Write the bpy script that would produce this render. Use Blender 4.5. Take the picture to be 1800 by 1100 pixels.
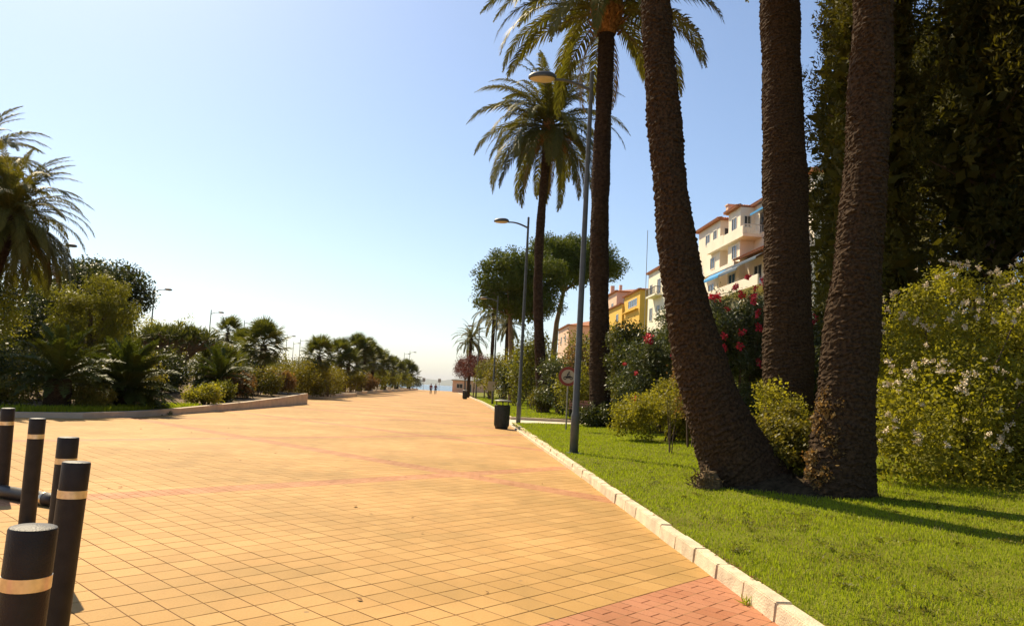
import bpy, bmesh, math, random
import numpy as np
from math import radians, sin, cos, pi, sqrt, atan2
from mathutils import Matrix, Vector

for o in list(bpy.data.objects):
    bpy.data.objects.remove(o)
SC = bpy.context.scene
COL = SC.collection

# ------------------------------------------------------------------ camera
def cam_basis(yaw, pitch, roll):
    y, p, r = radians(yaw), radians(pitch), radians(roll)
    f = np.array([sin(y) * cos(p), cos(y) * cos(p), sin(p)])
    rt = np.array([cos(y), -sin(y), 0.0]); up = np.cross(rt, f)
    return rt * cos(r) + up * sin(r), up * cos(r) - rt * sin(r), f
cr, cu, cf = cam_basis(4.1, 5.75, 3.0)
cam = bpy.data.cameras.new('camera'); camo = bpy.data.objects.new('camera', cam); COL.objects.link(camo)
camo.matrix_world = Matrix(((cr[0], cu[0], -cf[0], 0), (cr[1], cu[1], -cf[1], 0), (cr[2], cu[2], -cf[2], 1.6), (0, 0, 0, 1)))
cam.sensor_width = 36; cam.lens = 26.4; cam.clip_end = 60000; cam.clip_start = 0.05
SC.camera = camo

# ------------------------------------------------------------------ sky and sun
SUN_AZ, SUN_EL = -33.0, 47.0            # degrees, azimuth from +Y towards +X
w = bpy.data.worlds.new('World'); SC.world = w; w.use_nodes = True
nt = w.node_tree; bg = nt.nodes['Background']
sky = nt.nodes.new('ShaderNodeTexSky'); sky.sky_type = 'NISHITA'; sky.sun_disc = False
sky.sun_elevation = radians(SUN_EL); sky.sun_rotation = radians(SUN_AZ)
sky.altitude = 0; sky.air_density = 1.0; sky.dust_density = .8; sky.ozone_density = 2.6
nt.links.new(sky.outputs[0], bg.inputs[0]); bg.inputs[1].default_value = 0.088
sl = bpy.data.lights.new('sun', 'SUN'); sl.energy = 5.0; sl.angle = radians(0.55); sl.color = (1.0, 0.84, 0.58)
so = bpy.data.objects.new('sun', sl); COL.objects.link(so)
sd = Vector((sin(radians(SUN_AZ)) * cos(radians(SUN_EL)), cos(radians(SUN_AZ)) * cos(radians(SUN_EL)), sin(radians(SUN_EL))))
so.rotation_euler = sd.to_track_quat('Z', 'Y').to_euler(); so.location = (-20, 40, 60)
SC.view_settings.view_transform = 'Standard'; SC.view_settings.look = 'None'
SC.view_settings.gamma = 1; SC.view_settings.exposure = 0.8

# ------------------------------------------------------------------ materials
def nodes(name):
    m = bpy.data.materials.new(name); m.use_nodes = True
    t = m.node_tree; b = t.nodes['Principled BSDF']
    return m, t, b
def mat(name, c, rough=.8, var=.25, scale=6., bump=0., bscale=40., metal=0., c2=None, spec=.35, detail=4.):
    m, t, b = nodes(name)
    tc = t.nodes.new('ShaderNodeNewGeometry'); n = t.nodes.new('ShaderNodeTexNoise'); n.inputs['Scale'].default_value = scale
    n.inputs['Detail'].default_value = detail
    t.links.new(tc.outputs['Position'], n.inputs['Vector'])
    r = t.nodes.new('ShaderNodeValToRGB'); a = c if c2 is None else c2
    r.color_ramp.elements[0].position = .3; r.color_ramp.elements[1].position = .7
    r.color_ramp.elements[0].color = (c[0] * (1 - var), c[1] * (1 - var), c[2] * (1 - var), 1)
    r.color_ramp.elements[1].color = (min(1, a[0] * (1 + var)), min(1, a[1] * (1 + var)), min(1, a[2] * (1 + var)), 1)
    t.links.new(n.outputs['Fac'], r.inputs[0]); t.links.new(r.outputs[0], b.inputs['Base Color'])
    b.inputs['Roughness'].default_value = rough; b.inputs['Metallic'].default_value = metal
    b.inputs['Specular IOR Level'].default_value = spec
    if bump:
        n2 = t.nodes.new('ShaderNodeTexNoise'); n2.inputs['Scale'].default_value = bscale; n2.inputs['Detail'].default_value = 5
        t.links.new(tc.outputs['Position'], n2.inputs['Vector'])
        bp = t.nodes.new('ShaderNodeBump'); bp.inputs['Strength'].default_value = bump; bp.inputs['Distance'].default_value = .02
        t.links.new(n2.outputs['Fac'], bp.inputs['Height']); t.links.new(bp.outputs[0], b.inputs['Normal'])
    return m
def leafmat(name, c1, c2, trans=.35, rough=.5, spec=.4, tint=(1.25, 1.2, .55)):
    m, t, b = nodes(name)
    at = t.nodes.new('ShaderNodeAttribute'); at.attribute_name = 'rnd'
    oi = t.nodes.new('ShaderNodeObjectInfo')
    ad = t.nodes.new('ShaderNodeMath'); ad.operation = 'MULTIPLY_ADD'; ad.inputs[1].default_value = .35
    t.links.new(oi.outputs['Random'], ad.inputs[0]); 
    sc_ = t.nodes.new('ShaderNodeMath'); sc_.operation = 'MULTIPLY'; sc_.inputs[1].default_value = .75
    t.links.new(at.outputs['Fac'], sc_.inputs[0]); t.links.new(sc_.outputs[0], ad.inputs[2])
    r = t.nodes.new('ShaderNodeValToRGB'); r.color_ramp.elements[0].color = (*c1, 1); r.color_ramp.elements[1].color = (*c2, 1)
    t.links.new(ad.outputs[0], r.inputs[0]); t.links.new(r.outputs[0], b.inputs['Base Color'])
    b.inputs['Roughness'].default_value = rough; b.inputs['Specular IOR Level'].default_value = spec
    tr = t.nodes.new('ShaderNodeBsdfTranslucent'); mx = t.nodes.new('ShaderNodeMixShader'); mx.inputs[0].default_value = trans
    ti = t.nodes.new('ShaderNodeMix'); ti.data_type = 'RGBA'; ti.blend_type = 'MULTIPLY'; ti.inputs[0].default_value = 1; ti.inputs[7].default_value = (*tint, 1)
    ti.clamp_result = False
    t.links.new(r.outputs[0], ti.inputs[6]); t.links.new(ti.outputs[2], tr.inputs[0])
    t.links.new(b.outputs[0], mx.inputs[1]); t.links.new(tr.outputs[0], mx.inputs[2])
    t.links.new(mx.outputs[0], t.nodes['Material Output'].inputs[0])
    return m

GA = radians(42.0); UA = np.array([cos(GA), sin(GA)]); VA = np.array([sin(GA), -cos(GA)]); SL = .25
def band(u, v):                          # red bands of the paving, in the slab grid's own axes
    if -3.5 < v < -2.25: return True
    if v < -10 and abs((v + 10.25 + 4) % 8 - 4) < .25: return True
    if u > 9 and abs((u - 9.5 + 3) % 6 - 3) < .25: return True
    return False
def paving_material():
    m, t, b = nodes('terracotta_paving'); N = t.nodes.new; Lk = t.links.new
    def mth(op, a, b_=None, c=None):
        n = N('ShaderNodeMath'); n.operation = op
        for i, x in enumerate((a, b_, c)):
            if x is None: continue
            if isinstance(x, (int, float)): n.inputs[i].default_value = x
            else: Lk(x, n.inputs[i])
        return n.outputs[0]
    g = N('ShaderNodeNewGeometry'); s = N('ShaderNodeSeparateXYZ'); Lk(g.outputs['Position'], s.inputs[0])
    X, Y = s.outputs[0], s.outputs[1]
    u = mth('ADD', mth('MULTIPLY', X, float(UA[0])), mth('MULTIPLY', Y, float(UA[1])))
    v = mth('ADD', mth('MULTIPLY', X, float(VA[0])), mth('MULTIPLY', Y, float(VA[1])))
    iu = mth('FLOOR', mth('DIVIDE', u, SL)); iv = mth('FLOOR', mth('DIVIDE', v, SL))
    fu = mth('FRACT', mth('DIVIDE', u, SL)); fv = mth('FRACT', mth('DIVIDE', v, SL))
    eu = mth('MINIMUM', fu, mth('SUBTRACT', 1., fu)); ev = mth('MINIMUM', fv, mth('SUBTRACT', 1., fv))
    joint = mth('LESS_THAN', mth('MINIMUM', eu, ev), .016)
    cx = N('ShaderNodeCombineXYZ'); Lk(iu, cx.inputs[0]); Lk(iv, cx.inputs[1])
    wn = N('ShaderNodeTexWhiteNoise'); wn.noise_dimensions = '2D'; Lk(cx.outputs[0], wn.inputs[0])
    vb = mth('LESS_THAN', mth('ABSOLUTE', mth('SUBTRACT', mth('FLOORED_MODULO', mth('ADD', v, 14.25), 8.), 4.)), .25)
    vb = mth('MULTIPLY', vb, mth('LESS_THAN', v, -10.))
    ub = mth('LESS_THAN', mth('ABSOLUTE', mth('SUBTRACT', mth('FLOORED_MODULO', mth('SUBTRACT', u, 6.5), 6.), 3.)), .25)
    ub = mth('MULTIPLY', ub, mth('GREATER_THAN', u, 9.))
    tri = mth('MULTIPLY', mth('GREATER_THAN', v, -3.5), mth('LESS_THAN', v, -2.25))
    red = mth('MAXIMUM', mth('MAXIMUM', vb, ub), tri)
    r1 = N('ShaderNodeValToRGB'); e = r1.color_ramp.elements
    e[0].color = (.462, .262, .082, 1); e[1].color = (.55, .312, .106, 1)
    k = e.new(.5); k.color = (.505, .277, .086, 1)
    Lk(wn.outputs[0], r1.inputs[0])
    n1 = N('ShaderNodeTexNoise'); n1.inputs['Scale'].default_value = .35; n1.inputs['Detail'].default_value = 6; Lk(g.outputs['Position'], n1.inputs['Vector'])
    st = N('ShaderNodeValToRGB'); st.color_ramp.elements[0].position = .38; st.color_ramp.elements[1].position = .66
    st.color_ramp.elements[0].color = (.72, .74, .62, 1); st.color_ramp.elements[1].color = (1, 1, 1, 1); Lk(n1.outputs['Fac'], st.inputs[0])
    def mix(f, a, b_, bt='MIX'):
        n = N('ShaderNodeMix'); n.data_type = 'RGBA'; n.blend_type = bt
        if isinstance(f, (int, float)): n.inputs[0].default_value = f
        else: Lk(f, n.inputs[0])
        for i, x in ((6, a), (7, b_)):
            if isinstance(x, tuple): n.inputs[i].default_value = (*x, 1)
            else: Lk(x, n.inputs[i])
        return n.outputs[2]
    c = mix(mth('MAXIMUM', mth('MULTIPLY', red, .68), tri), r1.outputs[0], mix(wn.outputs[0], (.44, .165, .08), (.52, .22, .12)))
    c = mix(1., c, st.outputs[0], 'MULTIPLY')
    n2 = N('ShaderNodeTexNoise'); n2.inputs['Scale'].default_value = 60; n2.inputs['Detail'].default_value = 6; Lk(g.outputs['Position'], n2.inputs['Vector'])
    sp = N('ShaderNodeValToRGB'); sp.color_ramp.elements[0].color = (.82, .80, .76, 1); sp.color_ramp.elements[0].position = .3; sp.color_ramp.elements[1].position = .6
    Lk(n2.outputs['Fac'], sp.inputs[0]); c = mix(.7, c, sp.outputs[0], 'MULTIPLY')
    n3 = N('ShaderNodeTexNoise'); n3.inputs['Scale'].default_value = 1.; n3.inputs['Detail'].default_value = 7; n3.inputs['Roughness'].default_value = .65
    mp = N('ShaderNodeMapping'); mp.inputs['Scale'].default_value = (2.6, .55, 1.); mp.inputs['Rotation'].default_value = (0, 0, .25); Lk(g.outputs['Position'], mp.inputs[0]); Lk(mp.outputs[0], n3.inputs['Vector'])
    s3 = N('ShaderNodeValToRGB'); s3.color_ramp.elements[0].position = .30; s3.color_ramp.elements[1].position = .50; s3.color_ramp.elements[0].color = (.66, .64, .54, 1); Lk(n3.outputs['Fac'], s3.inputs[0]); c = mix(.32, c, s3.outputs[0], 'MULTIPLY')
    vo = N('ShaderNodeTexVoronoi'); vo.inputs['Scale'].default_value = 1.7; Lk(g.outputs['Position'], vo.inputs['Vector']); gum = mth('LESS_THAN', vo.outputs['Distance'], .034); c = mix(mth('MULTIPLY', gum, .55), c, (.12, .085, .05))
    c = mix(joint, c, (.23, .118, .045))
    Lk(c, b.inputs['Base Color']); b.inputs['Roughness'].default_value = .75; b.inputs['Specular IOR Level'].default_value = .25
    bp = N('ShaderNodeBump'); bp.inputs['Strength'].default_value = .25; bp.inputs['Distance'].default_value = .006
    Lk(n2.outputs['Fac'], bp.inputs['Height']); Lk(bp.outputs[0], b.inputs['Normal'])
    return m
def lawn_material():
    m, t, b = nodes('lawn_soil'); N = t.nodes.new; Lk = t.links.new
    g = N('ShaderNodeNewGeometry')
    n1 = N('ShaderNodeTexNoise'); n1.inputs['Scale'].default_value = 1.3; n1.inputs['Detail'].default_value = 8; Lk(g.outputs['Position'], n1.inputs['Vector'])
    r = N('ShaderNodeValToRGB'); e = r.color_ramp.elements; e[0].position = .25; e[1].position = .7
    e[0].color = (.11, .10, .012, 1); e[1].color = (.18, .20, .016, 1); Lk(n1.outputs['Fac'], r.inputs[0]); Lk(r.outputs[0], b.inputs['Base Color'])
    n2 = N('ShaderNodeTexNoise'); n2.inputs['Scale'].default_value = 45; n2.inputs['Detail'].default_value = 6; Lk(g.outputs['Position'], n2.inputs['Vector'])
    bp = N('ShaderNodeBump'); bp.inputs['Strength'].default_value = .9; bp.inputs['Distance'].default_value = .05
    Lk(n2.outputs['Fac'], bp.inputs['Height']); Lk(bp.outputs[0], b.inputs['Normal']); b.inputs['Roughness'].default_value = .9
    b.inputs['Specular IOR Level'].default_value = .1
    return m
M = dict(
    paving=paving_material(), lawn=lawn_material(),
    kerb=mat('kerb_concrete', (.62, .50, .34), .85, .24, 5, .5, 60, detail=9),
    path=mat('path_concrete', (.55, .47, .34), .85, .12, 2, .2, 60),
    soil=mat('dry_soil', (.13, .085, .04), .95, .4, 5, .6, 25),
    bank=mat('bank_soil', (.05, .036, .02), 1., .55, 14, 1., 60, spec=.05),
    plaster=mat('planter_plaster', (.56, .45, .33), .9, .12, 2.5, .2, 60),
    bollard=mat('bollard_paint', (.017, .013, .010), .5, .4, 14, .25, 160, spec=.35),
    brass=mat('reflective_band', (.74, .62, .44), .3, .2, 25, 0, metal=.8),
    grey=mat('lamp_grey', (.075, .085, .085), .5, .2, 5, .1, 60, spec=.5),
    lens=mat('lamp_lens', (.55, .47, .33), .35, .08, 8),
    bin=mat('bin_green', (.028, .034, .03), .55, .35, 14, .3, 80),
    binlid=mat('bin_lid', (.30, .29, .24), .45, .2, 10),
    red=mat('sign_red', (.22, .035, .02), .5, .15, 12),
    white=mat('sign_white', (.40, .35, .25), .5, .08, 10),
    black=mat('sign_black', (.02, .02, .022), .5, .1, 10),
    steel=mat('galvanised_steel', (.28, .27, .24), .45, .15, 8, metal=.5),
    bark=mat('palm_bark', (.034, .021, .012), .95, .38, 22, .9, 55, c2=(.06, .037, .02), spec=.1),
    bark2=mat('palm_bark_tan', (.05, .031, .018), .95, .45, 7, .8, 45, spec=.1),
    boot=mat('palm_boots_orange', (.17, .07, .022), .95, .55, 9, .9, 30, c2=(.30, .14, .04), spec=.1),
    fibre=mat('root_fibre', (.17, .11, .05), .95, .5, 14, .8, 70),
    wood=mat('branch_wood', (.10, .066, .04), .9, .35, 8, .6, 50),
    wood2=mat('tan_branch_wood', (.22, .14, .075), .9, .3, 6, .5, 40),
    wall=mat('white_render', (.80, .70, .56), .9, .06, .6, .15, 20),
    cream=mat('cream_render', (.80, .74, .58), .9, .06, .6, .15, 20),
    yellow=mat('yellow_render', (.72, .43, .07), .9, .07, .6, .15, 20),
    pink=mat('pink_render', (.72, .47, .33), .9, .07, .6, .15, 20),
    tile=mat('roof_tile', (.38, .15, .07), .85, .3, 5, .3, 20),
    blue=mat('blue_awning', (.025, .22, .48), .8, .12, 4),
    slate=mat('slate_awning', (.07, .10, .14), .8, .15, 4),
    glass=mat('window_glass', (.035, .04, .045), .12, .2, 2, spec=.6),
    frame=mat('window_frame', (.66, .62, .54), .6, .06, 4),
    rail=mat('railing_white', (.70, .66, .60), .6, .05, 4),
    iron=mat('dark_iron', (.05, .045, .04), .55, .2, 6),
    stone=mat('pale_stone', (.42, .38, .31), .9, .2, 3, .4, 25),
    bench=mat('bench_wood', (.40, .20, .15), .7, .2, 9),
    skin=mat('skin', (.36, .2, .13), .7, .05, 5), shirt1=mat('maroon_cloth', (.16, .03, .025), .9, .15, 9),
    shirt2=mat('dark_red_cloth', (.10, .018, .02), .9, .15, 9), trousers=mat('dark_trousers', (.03, .028, .035), .9, .15, 9), hair=mat('dark_hair', (.02, .014, .01), .6, .1, 9),
    flowerred=mat('red_petal', (.62, .035, .06), .7, .25, 30), flowerwhite=mat('white_petal', (.74, .62, .44), .75, .1, 20),
    fruit=mat('date_fruit', (.36, .14, .03), .75, .35, 12), dryleaf=mat('dry_leaf', (.18, .09, .03), .9, .3, 20),
)
LM = dict(
    frond=leafmat('date_frond_leaf', (.065, .075, .012), (.17, .15, .028), .35, .55, .22),
    frondold=leafmat('old_frond_leaf', (.16, .11, .03), (.27, .19, .06), .35, .6, .2),
    cycad=leafmat('cycad_leaf', (.028, .044, .007), (.10, .12, .02), .3, .55, .2),
    fan=leafmat('fan_palm_leaf', (.045, .06, .012), (.125, .13, .025), .35, .5, .25),
    cypress=leafmat('cypress_needle', (.018, .026, .005), (.12, .105, .016), .28, .7, .1),
    pine=leafmat('pine_needle', (.04, .062, .010), (.13, .155, .02), .28, .65, .12),
    lime=leafmat('lime_leaf', (.165, .165, .015), (.37, .335, .038), .5, .55, .2),
    green=leafmat('green_leaf', (.075, .088, .010), (.22, .21, .024), .46, .5, .22),
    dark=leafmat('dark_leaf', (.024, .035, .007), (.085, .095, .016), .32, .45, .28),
    oleander=leafmat('oleander_leaf', (.035, .052, .016), (.12, .135, .04), .3, .4, .4),
    olive=leafmat('olive_leaf', (.08, .082, .012), (.23, .195, .03), .46, .5, .2),
    brown=leafmat('reddish_leaf', (.11, .06, .022), (.27, .175, .055), .4, .6, .18, (1.2, 1., .7)),
    purple=leafmat('purple_leaf', (.05, .018, .014), (.14, .05, .035), .35, .55, .2, (1.2, .9, .8)),
    ivy=leafmat('ivy_leaf', (.07, .075, .012), (.24, .20, .03), .42, .5, .2),
    grass=leafmat('grass_blade', (.18, .225, .012), (.35, .39, .03), .45, .6, .12, (1.15, 1.2, .5)),
    straw=leafmat('straw_blade', (.30, .24, .09), (.42, .36, .16), .3, .7, .2, (1, 1, .8)),
    bamboo=leafmat('bamboo_leaf', (.09, .10, .012), (.24, .23, .03), .45, .55, .15),
    hedge=leafmat('hedge_leaf', (.075, .075, .010), (.23, .19, .02), .46, .5, .18),
)

# ------------------------------------------------------------------ mesh helpers
class MB:
    def __init__(s): s.v = []; s.f = []; s.r = []; s.n = 0
    def add(s, v, f, r=None):
        v = np.asarray(v, float).reshape(-1, 3); 
        s.v.append(v); s.f.append((np.asarray(f, int) + s.n)); s.r.append(np.zeros(len(v)) if r is None else np.asarray(r, float)); s.n += len(v)
        return s
    def mesh(s, name, m=None, smooth=False):
        me = bpy.data.meshes.new(name)
        if s.n == 0: return me
        v = np.concatenate(s.v); me.vertices.add(len(v)); me.vertices.foreach_set('co', v.ravel())
        tot = np.concatenate([np.full(len(f), f.shape[1]) for f in s.f]); idx = np.concatenate([f.ravel() for f in s.f])
        me.loops.add(len(idx)); me.loops.foreach_set('vertex_index', idx.astype(np.int32))
        me.polygons.add(len(tot)); st = np.concatenate([[0], np.cumsum(tot)[:-1]])
        me.polygons.foreach_set('loop_start', st.astype(np.int32)); me.polygons.foreach_set('loop_total', tot.astype(np.int32))
        me.polygons.foreach_set('use_smooth', np.full(len(tot), bool(smooth)))
        a = me.attributes.new('rnd', 'FLOAT', 'POINT'); a.data.foreach_set('value', np.concatenate(s.r).astype(np.float32))
        me.update(calc_edges=True); me.validate()
        if m: me.materials.append(m)
        return me
    def obj(s, name, m, parent=None, smooth=False, loc=None):
        return link(name, s.mesh(name, m, smooth), parent, loc)
    def box(s, c, d, rz=0., r=0.):
        x, y, z = [k / 2 for k in d]
        v = np.array([[-x, -y, -z], [x, -y, -z], [x, y, -z], [-x, y, -z], [-x, -y, z], [x, -y, z], [x, y, z], [-x, y, z]])
        if rz: v = v @ np.array([[cos(rz), sin(rz), 0], [-sin(rz), cos(rz), 0], [0, 0, 1]])
        return s.add(v + np.array(c), [[0, 3, 2, 1], [4, 5, 6, 7], [0, 1, 5, 4], [1, 2, 6, 5], [2, 3, 7, 6], [3, 0, 4, 7]], np.full(8, r))
    def span(s, a, b): return s.box([(p + q) / 2 for p, q in zip(a, b)], [abs(q - p) for p, q in zip(a, b)])
    def tube(s, pts, rad, n=8, cap=True, r=0.):
        P = np.asarray(pts, float); k = len(P); R = np.broadcast_to(np.asarray(rad, float), (k,))
        T = np.gradient(P, axis=0); T /= np.linalg.norm(T, axis=1)[:, None] + 1e-9
        ref = np.array([0, 0, 1.]) if abs(T[:, 2]).mean() < .8 else np.array([1., 0, 0])
        A = np.cross(T, ref); A /= np.linalg.norm(A, axis=1)[:, None] + 1e-9; B = np.cross(T, A)
        th = np.arange(n) * 2 * pi / n
        V = P[:, None] + R[:, None, None] * (np.cos(th)[None, :, None] * A[:, None] + np.sin(th)[None, :, None] * B[:, None])
        i = np.arange(k - 1)[:, None] * n; j = np.arange(n)[None]; j2 = (j + 1) % n
        F = np.stack([i + j, i + n + j, i + n + j2, i + j2], -1).reshape(-1, 4)
        b = s.n; s.add(V, F, np.full(k * n, r))
        if cap:
            for e, o in ((0, 1), (k - 1, -1)):
                c = P[e]; ring = e * n + np.arange(n)
                s.add(np.vstack([V[e], c]), [[q, (q + 1) % n, n][::o] for q in range(n)], np.full(n + 1, r))
        return s
    def lathe(s, prof, n=24, c=(0, 0, 0)):
        p = np.asarray(prof, float); k = len(p); th = np.arange(n) * 2 * pi / n
        V = np.stack([p[:, None, 0] * np.cos(th), p[:, None, 0] * np.sin(th), np.repeat(p[:, 1:2], n, 1)], -1) + np.array(c)
        i = np.arange(k - 1)[:, None] * n; j = np.arange(n)[None]; j2 = (j + 1) % n
        return s.add(V, np.stack([i + j, i + j2, i + n + j2, i + n + j], -1).reshape(-1, 4))
    def quadleaf(s, P, T, Wd, L, W, r):
        n = len(P); L = np.broadcast_to(L, (n,))[:, None]; W = np.broadcast_to(W, (n,))[:, None]
        V = np.stack([P, P + T * L * .45 + Wd * W * .5, P + T * L, P + T * L * .45 - Wd * W * .5], 1)
        return s.add(V, np.arange(4 * n).reshape(n, 4), np.repeat(r, 4))
def link(name, me, parent=None, loc=None):
    o = bpy.data.objects.new(name, me); COL.objects.link(o)
    if parent: o.parent = parent
    if loc is not None: o.location = loc
    return o
def tag(o, label=None, cat=None, group=None, kind=None):
    if label: o['label'] = label
    if cat: o['category'] = cat
    if group: o['group'] = group
    if kind: o['kind'] = kind
    return o
def thing(name, label, cat, loc=(0, 0, 0), group=None, rz=0.):
    o = bpy.data.objects.new(name, None); COL.objects.link(o); o.location = loc; o.rotation_euler = (0, 0, rz); o.empty_display_size = .2
    return tag(o, label, cat, group)
def norm(a): return a / (np.linalg.norm(a, axis=-1, keepdims=True) + 1e-9)

def wave(x, y):
    return .5 * np.sin(x * 1.7 + .6 * np.sin(y * .9)) * np.cos(y * 1.3 + 1.) + .3 * np.sin(x * 3.1 + y * 2.3) + .2 * np.sin(x * 6.3 - y * 5.1)
def ground_z(x, y):
    x = np.asarray(x, float); y = np.asarray(y, float)
    z = .125 + .03 * np.clip(x - 2.6, 0, 6.9) + .35 * np.clip(x - 9.5, 0, 20.5) + .14 * np.clip(x - 30, 0, 200)
    return z + .02 * wave(x * .6, y * .6) * np.clip((x - 2.75) / .8, 0, 1)
def gz(x, y): return float(ground_z(x, y))

# ------------------------------------------------------------------ the setting
def struct(name, mb, m, smooth=False):
    return tag(mb.obj(name, m, None, smooth), kind='structure')
def grid(mb, xs, ys, fz):
    X, Y = np.meshgrid(xs, ys); V = np.stack([X, Y, fz(X, Y)], -1).reshape(-1, 3); nx = len(xs)
    i = (np.arange(len(ys) - 1)[:, None] * nx + np.arange(nx - 1)[None]).ravel()
    return mb.add(V, np.stack([i, i + 1, i + nx + 1, i + nx], -1))
struct('ground', MB().span((-400, -120, -3.), (400, 214, -.06)), M['soil'])
struct('sea', MB().add([[-30000, 212, -4], [30000, 212, -4], [30000, 30000, -4], [-30000, 30000, -4]], [[0, 1, 2, 3]]),
       mat('sea_water', (.03, .075, .11), .25, .15, .02, .6, .4, spec=.5))
hm = MB(); rg = np.random.default_rng(5)
hx = np.linspace(-9000, 9000, 120); hz = 190 * (np.sin(hx * .0009 + 1) * .5 + .6 + .25 * np.sin(hx * .0031) + .12 * np.sin(hx * .0083)) * np.clip(1.15 - np.abs(hx + 2500) / 7000, 0.02, 1)
rows = [np.stack([hx, np.full(120, yy), -4.2 + hz * k], -1) for yy, k in ((13500, 0), (14600, .55), (15800, 1.), (17500, .1))]
i = (np.arange(3)[:, None] * 120 + np.arange(119)[None]).ravel()
hm.add(np.concatenate(rows), np.stack([i, i + 1, i + 121, i + 120], -1)); struct('far_hills', hm, mat('hill_scrub', (.09, .10, .05), .95, .3, .003), True)

# promenade paving
prom = struct('promenade', MB().add([[-60, -40, -.005], [2.55, -40, -.005], [2.55, 33, -.005], [6, 33, -.005], [6, 39, -.005], [2.9, 39, -.005], [2.9, 212, -.005], [-60, 212, -.005]], [[0, 1, 2, 3, 4, 5, 6, 7]]), M['paving'])
def slab_mesh(name, du, dv, bev=.003, h=.03):
    a, b = du / 2, dv / 2; v = []
    for z, k in ((-h, 0.), (-.002, 0.), (0, bev)):
        for sx, sy in ((-1, -1), (1, -1), (1, 1), (-1, 1)):
            p = UA * (sx * (a - k)) + VA * (sy * (b - k)); v.append((p[0], p[1], z))
    f = [[11, 10, 9, 8]]
    for l in (0, 4):
        for q in range(4): f.append([l + (q + 1) % 4, l + q, l + q + 4, l + (q + 1) % 4 + 4])
    return np.array(v), np.array(f)
SV, SF = slab_mesh('s', SL - .0075, SL - .0075); BV, BF = slab_mesh('b', SL / 2 - .0065, SL - .0065); HV, HF = slab_mesh('h', SL / 2 - .0065, SL / 2 - .0065)
rg = np.random.default_rng(3); cells = []
for iu in range(-40, 70):
    for iv in range(-75, 15):
        u, v = (iu + .5) * SL, (iv + .5) * SL; p = UA * u + VA * v
        if not (1.6 < p[1] < 16 and p[0] < 2.6 and p[0] > -.85 * p[1] - 1.5): continue
        if band(u, v):
            for h in (0, 1):
                uu = u + (h - .5) * SL / 2; row = iu * 2 + h
                if row % 2 == 0: cells.append((uu, v, 'b'))
                else:
                    k = (-3.5 if v > -4 else -10.5 if abs(v + 10.25) < .26 else None)
                    if band(u, v + SL): cells.append((uu, v + SL / 2, 'b'))
                    else: cells.append((uu, v + SL / 4, 'h'))
                    if not band(u, v - SL): cells.append((uu, v - SL / 4, 'h'))
        else: cells.append((u, v, 's'))
def inview(p):
    d = np.array([p[0], p[1], -1.6]); z = d @ cf
    return z > 0 and abs(d @ cr / z) < .70 and -(d @ cu) / z < .43
def dist(c): p = UA * c[0] + VA * c[1]; return (0 if inview(p) else 100) + math.hypot(*p)
cells.sort(key=dist)
near = {'s': 'paving_slab', 'b': 'paving_brick', 'h': 'paving_half_brick'}; shp = {'s': (SV, SF), 'b': (BV, BF), 'h': (HV, HF)}
cnt = {'s': 0, 'b': 0, 'h': 0}; shared = {k: MB().add(*shp[k]).mesh(near[k], M['paving']) for k in shp}
rest = MB()
for u, v, k in cells:
    p = UA * u + VA * v; dz = rg.normal(0, .0004)
    if cnt[k] < 290 and inview(p):
        cnt[k] += 1; o = link(near[k], shared[k], prom, (p[0], p[1], dz)); o.rotation_euler = (rg.normal(0, .0022), rg.normal(0, .0022), rg.normal(0, .004))
    else: rest.add(shp[k][0] + np.array([p[0], p[1], dz]), shp[k][1])
tag(rest.obj('paving_slabs', M['paving'], prom), kind='stuff')

# lawn with the bank behind it
ys = np.concatenate([np.arange(-12, 4, 1.), np.arange(4, 33.4, .25)]); ys[-1] = 33.3
xs = np.concatenate([np.arange(2.6, 9.6, .2), np.arange(9.6, 32, 1.), [40, 60, 100, 200, 400]])
def lz(x, y): return ground_z(x, y) - .012
struct('lawn', grid(MB(), xs, ys, lz), M['lawn'], True)
struct('lawn', grid(MB(), np.concatenate([np.arange(3.0, 9.6, .6), xs[35:]]), np.concatenate([np.arange(39.2, 80, 1.), np.arange(80, 214, 4.)]), lz), M['lawn'], True)
struct('hillside', grid(MB(), xs[36:], np.linspace(33.3, 39.2, 6), lz), M['bank'], True)
struct('crossing_path', MB().span((2.62, 33.32, -.03), (10.6, 39.0, .03)), M['path'])
kb = MB().span((3.0, 38.85, 0), (10.6, 39.15, .16)); struct('path_kerb', kb, M['plaster'])

# kerb stones along the lawn
def kerb_mesh():
    bm = bmesh.new(); bmesh.ops.create_cube(bm, size=1)
    for vv in bm.verts:
        vv.co.x = (vv.co.x + .5) * .15; vv.co.y *= .618; vv.co.z = -.06 if vv.co.z < 0 else .14
        if vv.co.z > 0 and vv.co.x < .01: vv.co.x += .022
    bmesh.ops.bevel(bm, geom=[e for e in bm.edges if e.verts[0].co.z > 0 or e.verts[1].co.z > 0], offset=.009, segments=2, affect='EDGES')
    me = bpy.data.meshes.new('kerb_stone'); bm.to_mesh(me); bm.free(); me.materials.append(M['kerb']); return me
kerb = struct('kerb', MB().span((2.50, -10, -.05), (2.56, 33.3, .06)), M['kerb'])
km = kerb_mesh(); rg = np.random.default_rng(8)
for q in range(64):
    y = -6 + q * .624
    if y > 33.2: break
    o = link('kerb_stone', km, kerb, (2.435 + .008 * max(0, y - 8) + rg.normal(0, .006), y, rg.normal(0, .005))); o.rotation_euler = (rg.normal(0, .006), rg.normal(0, .012), -.008 + rg.normal(0, .006))
kl = [(2.95, 39), (2.95, 50), (3.0, 62), (2.9, 80), (2.5, 100), (1.9, 125), (1.0, 170)]
k2 = MB()
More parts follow.
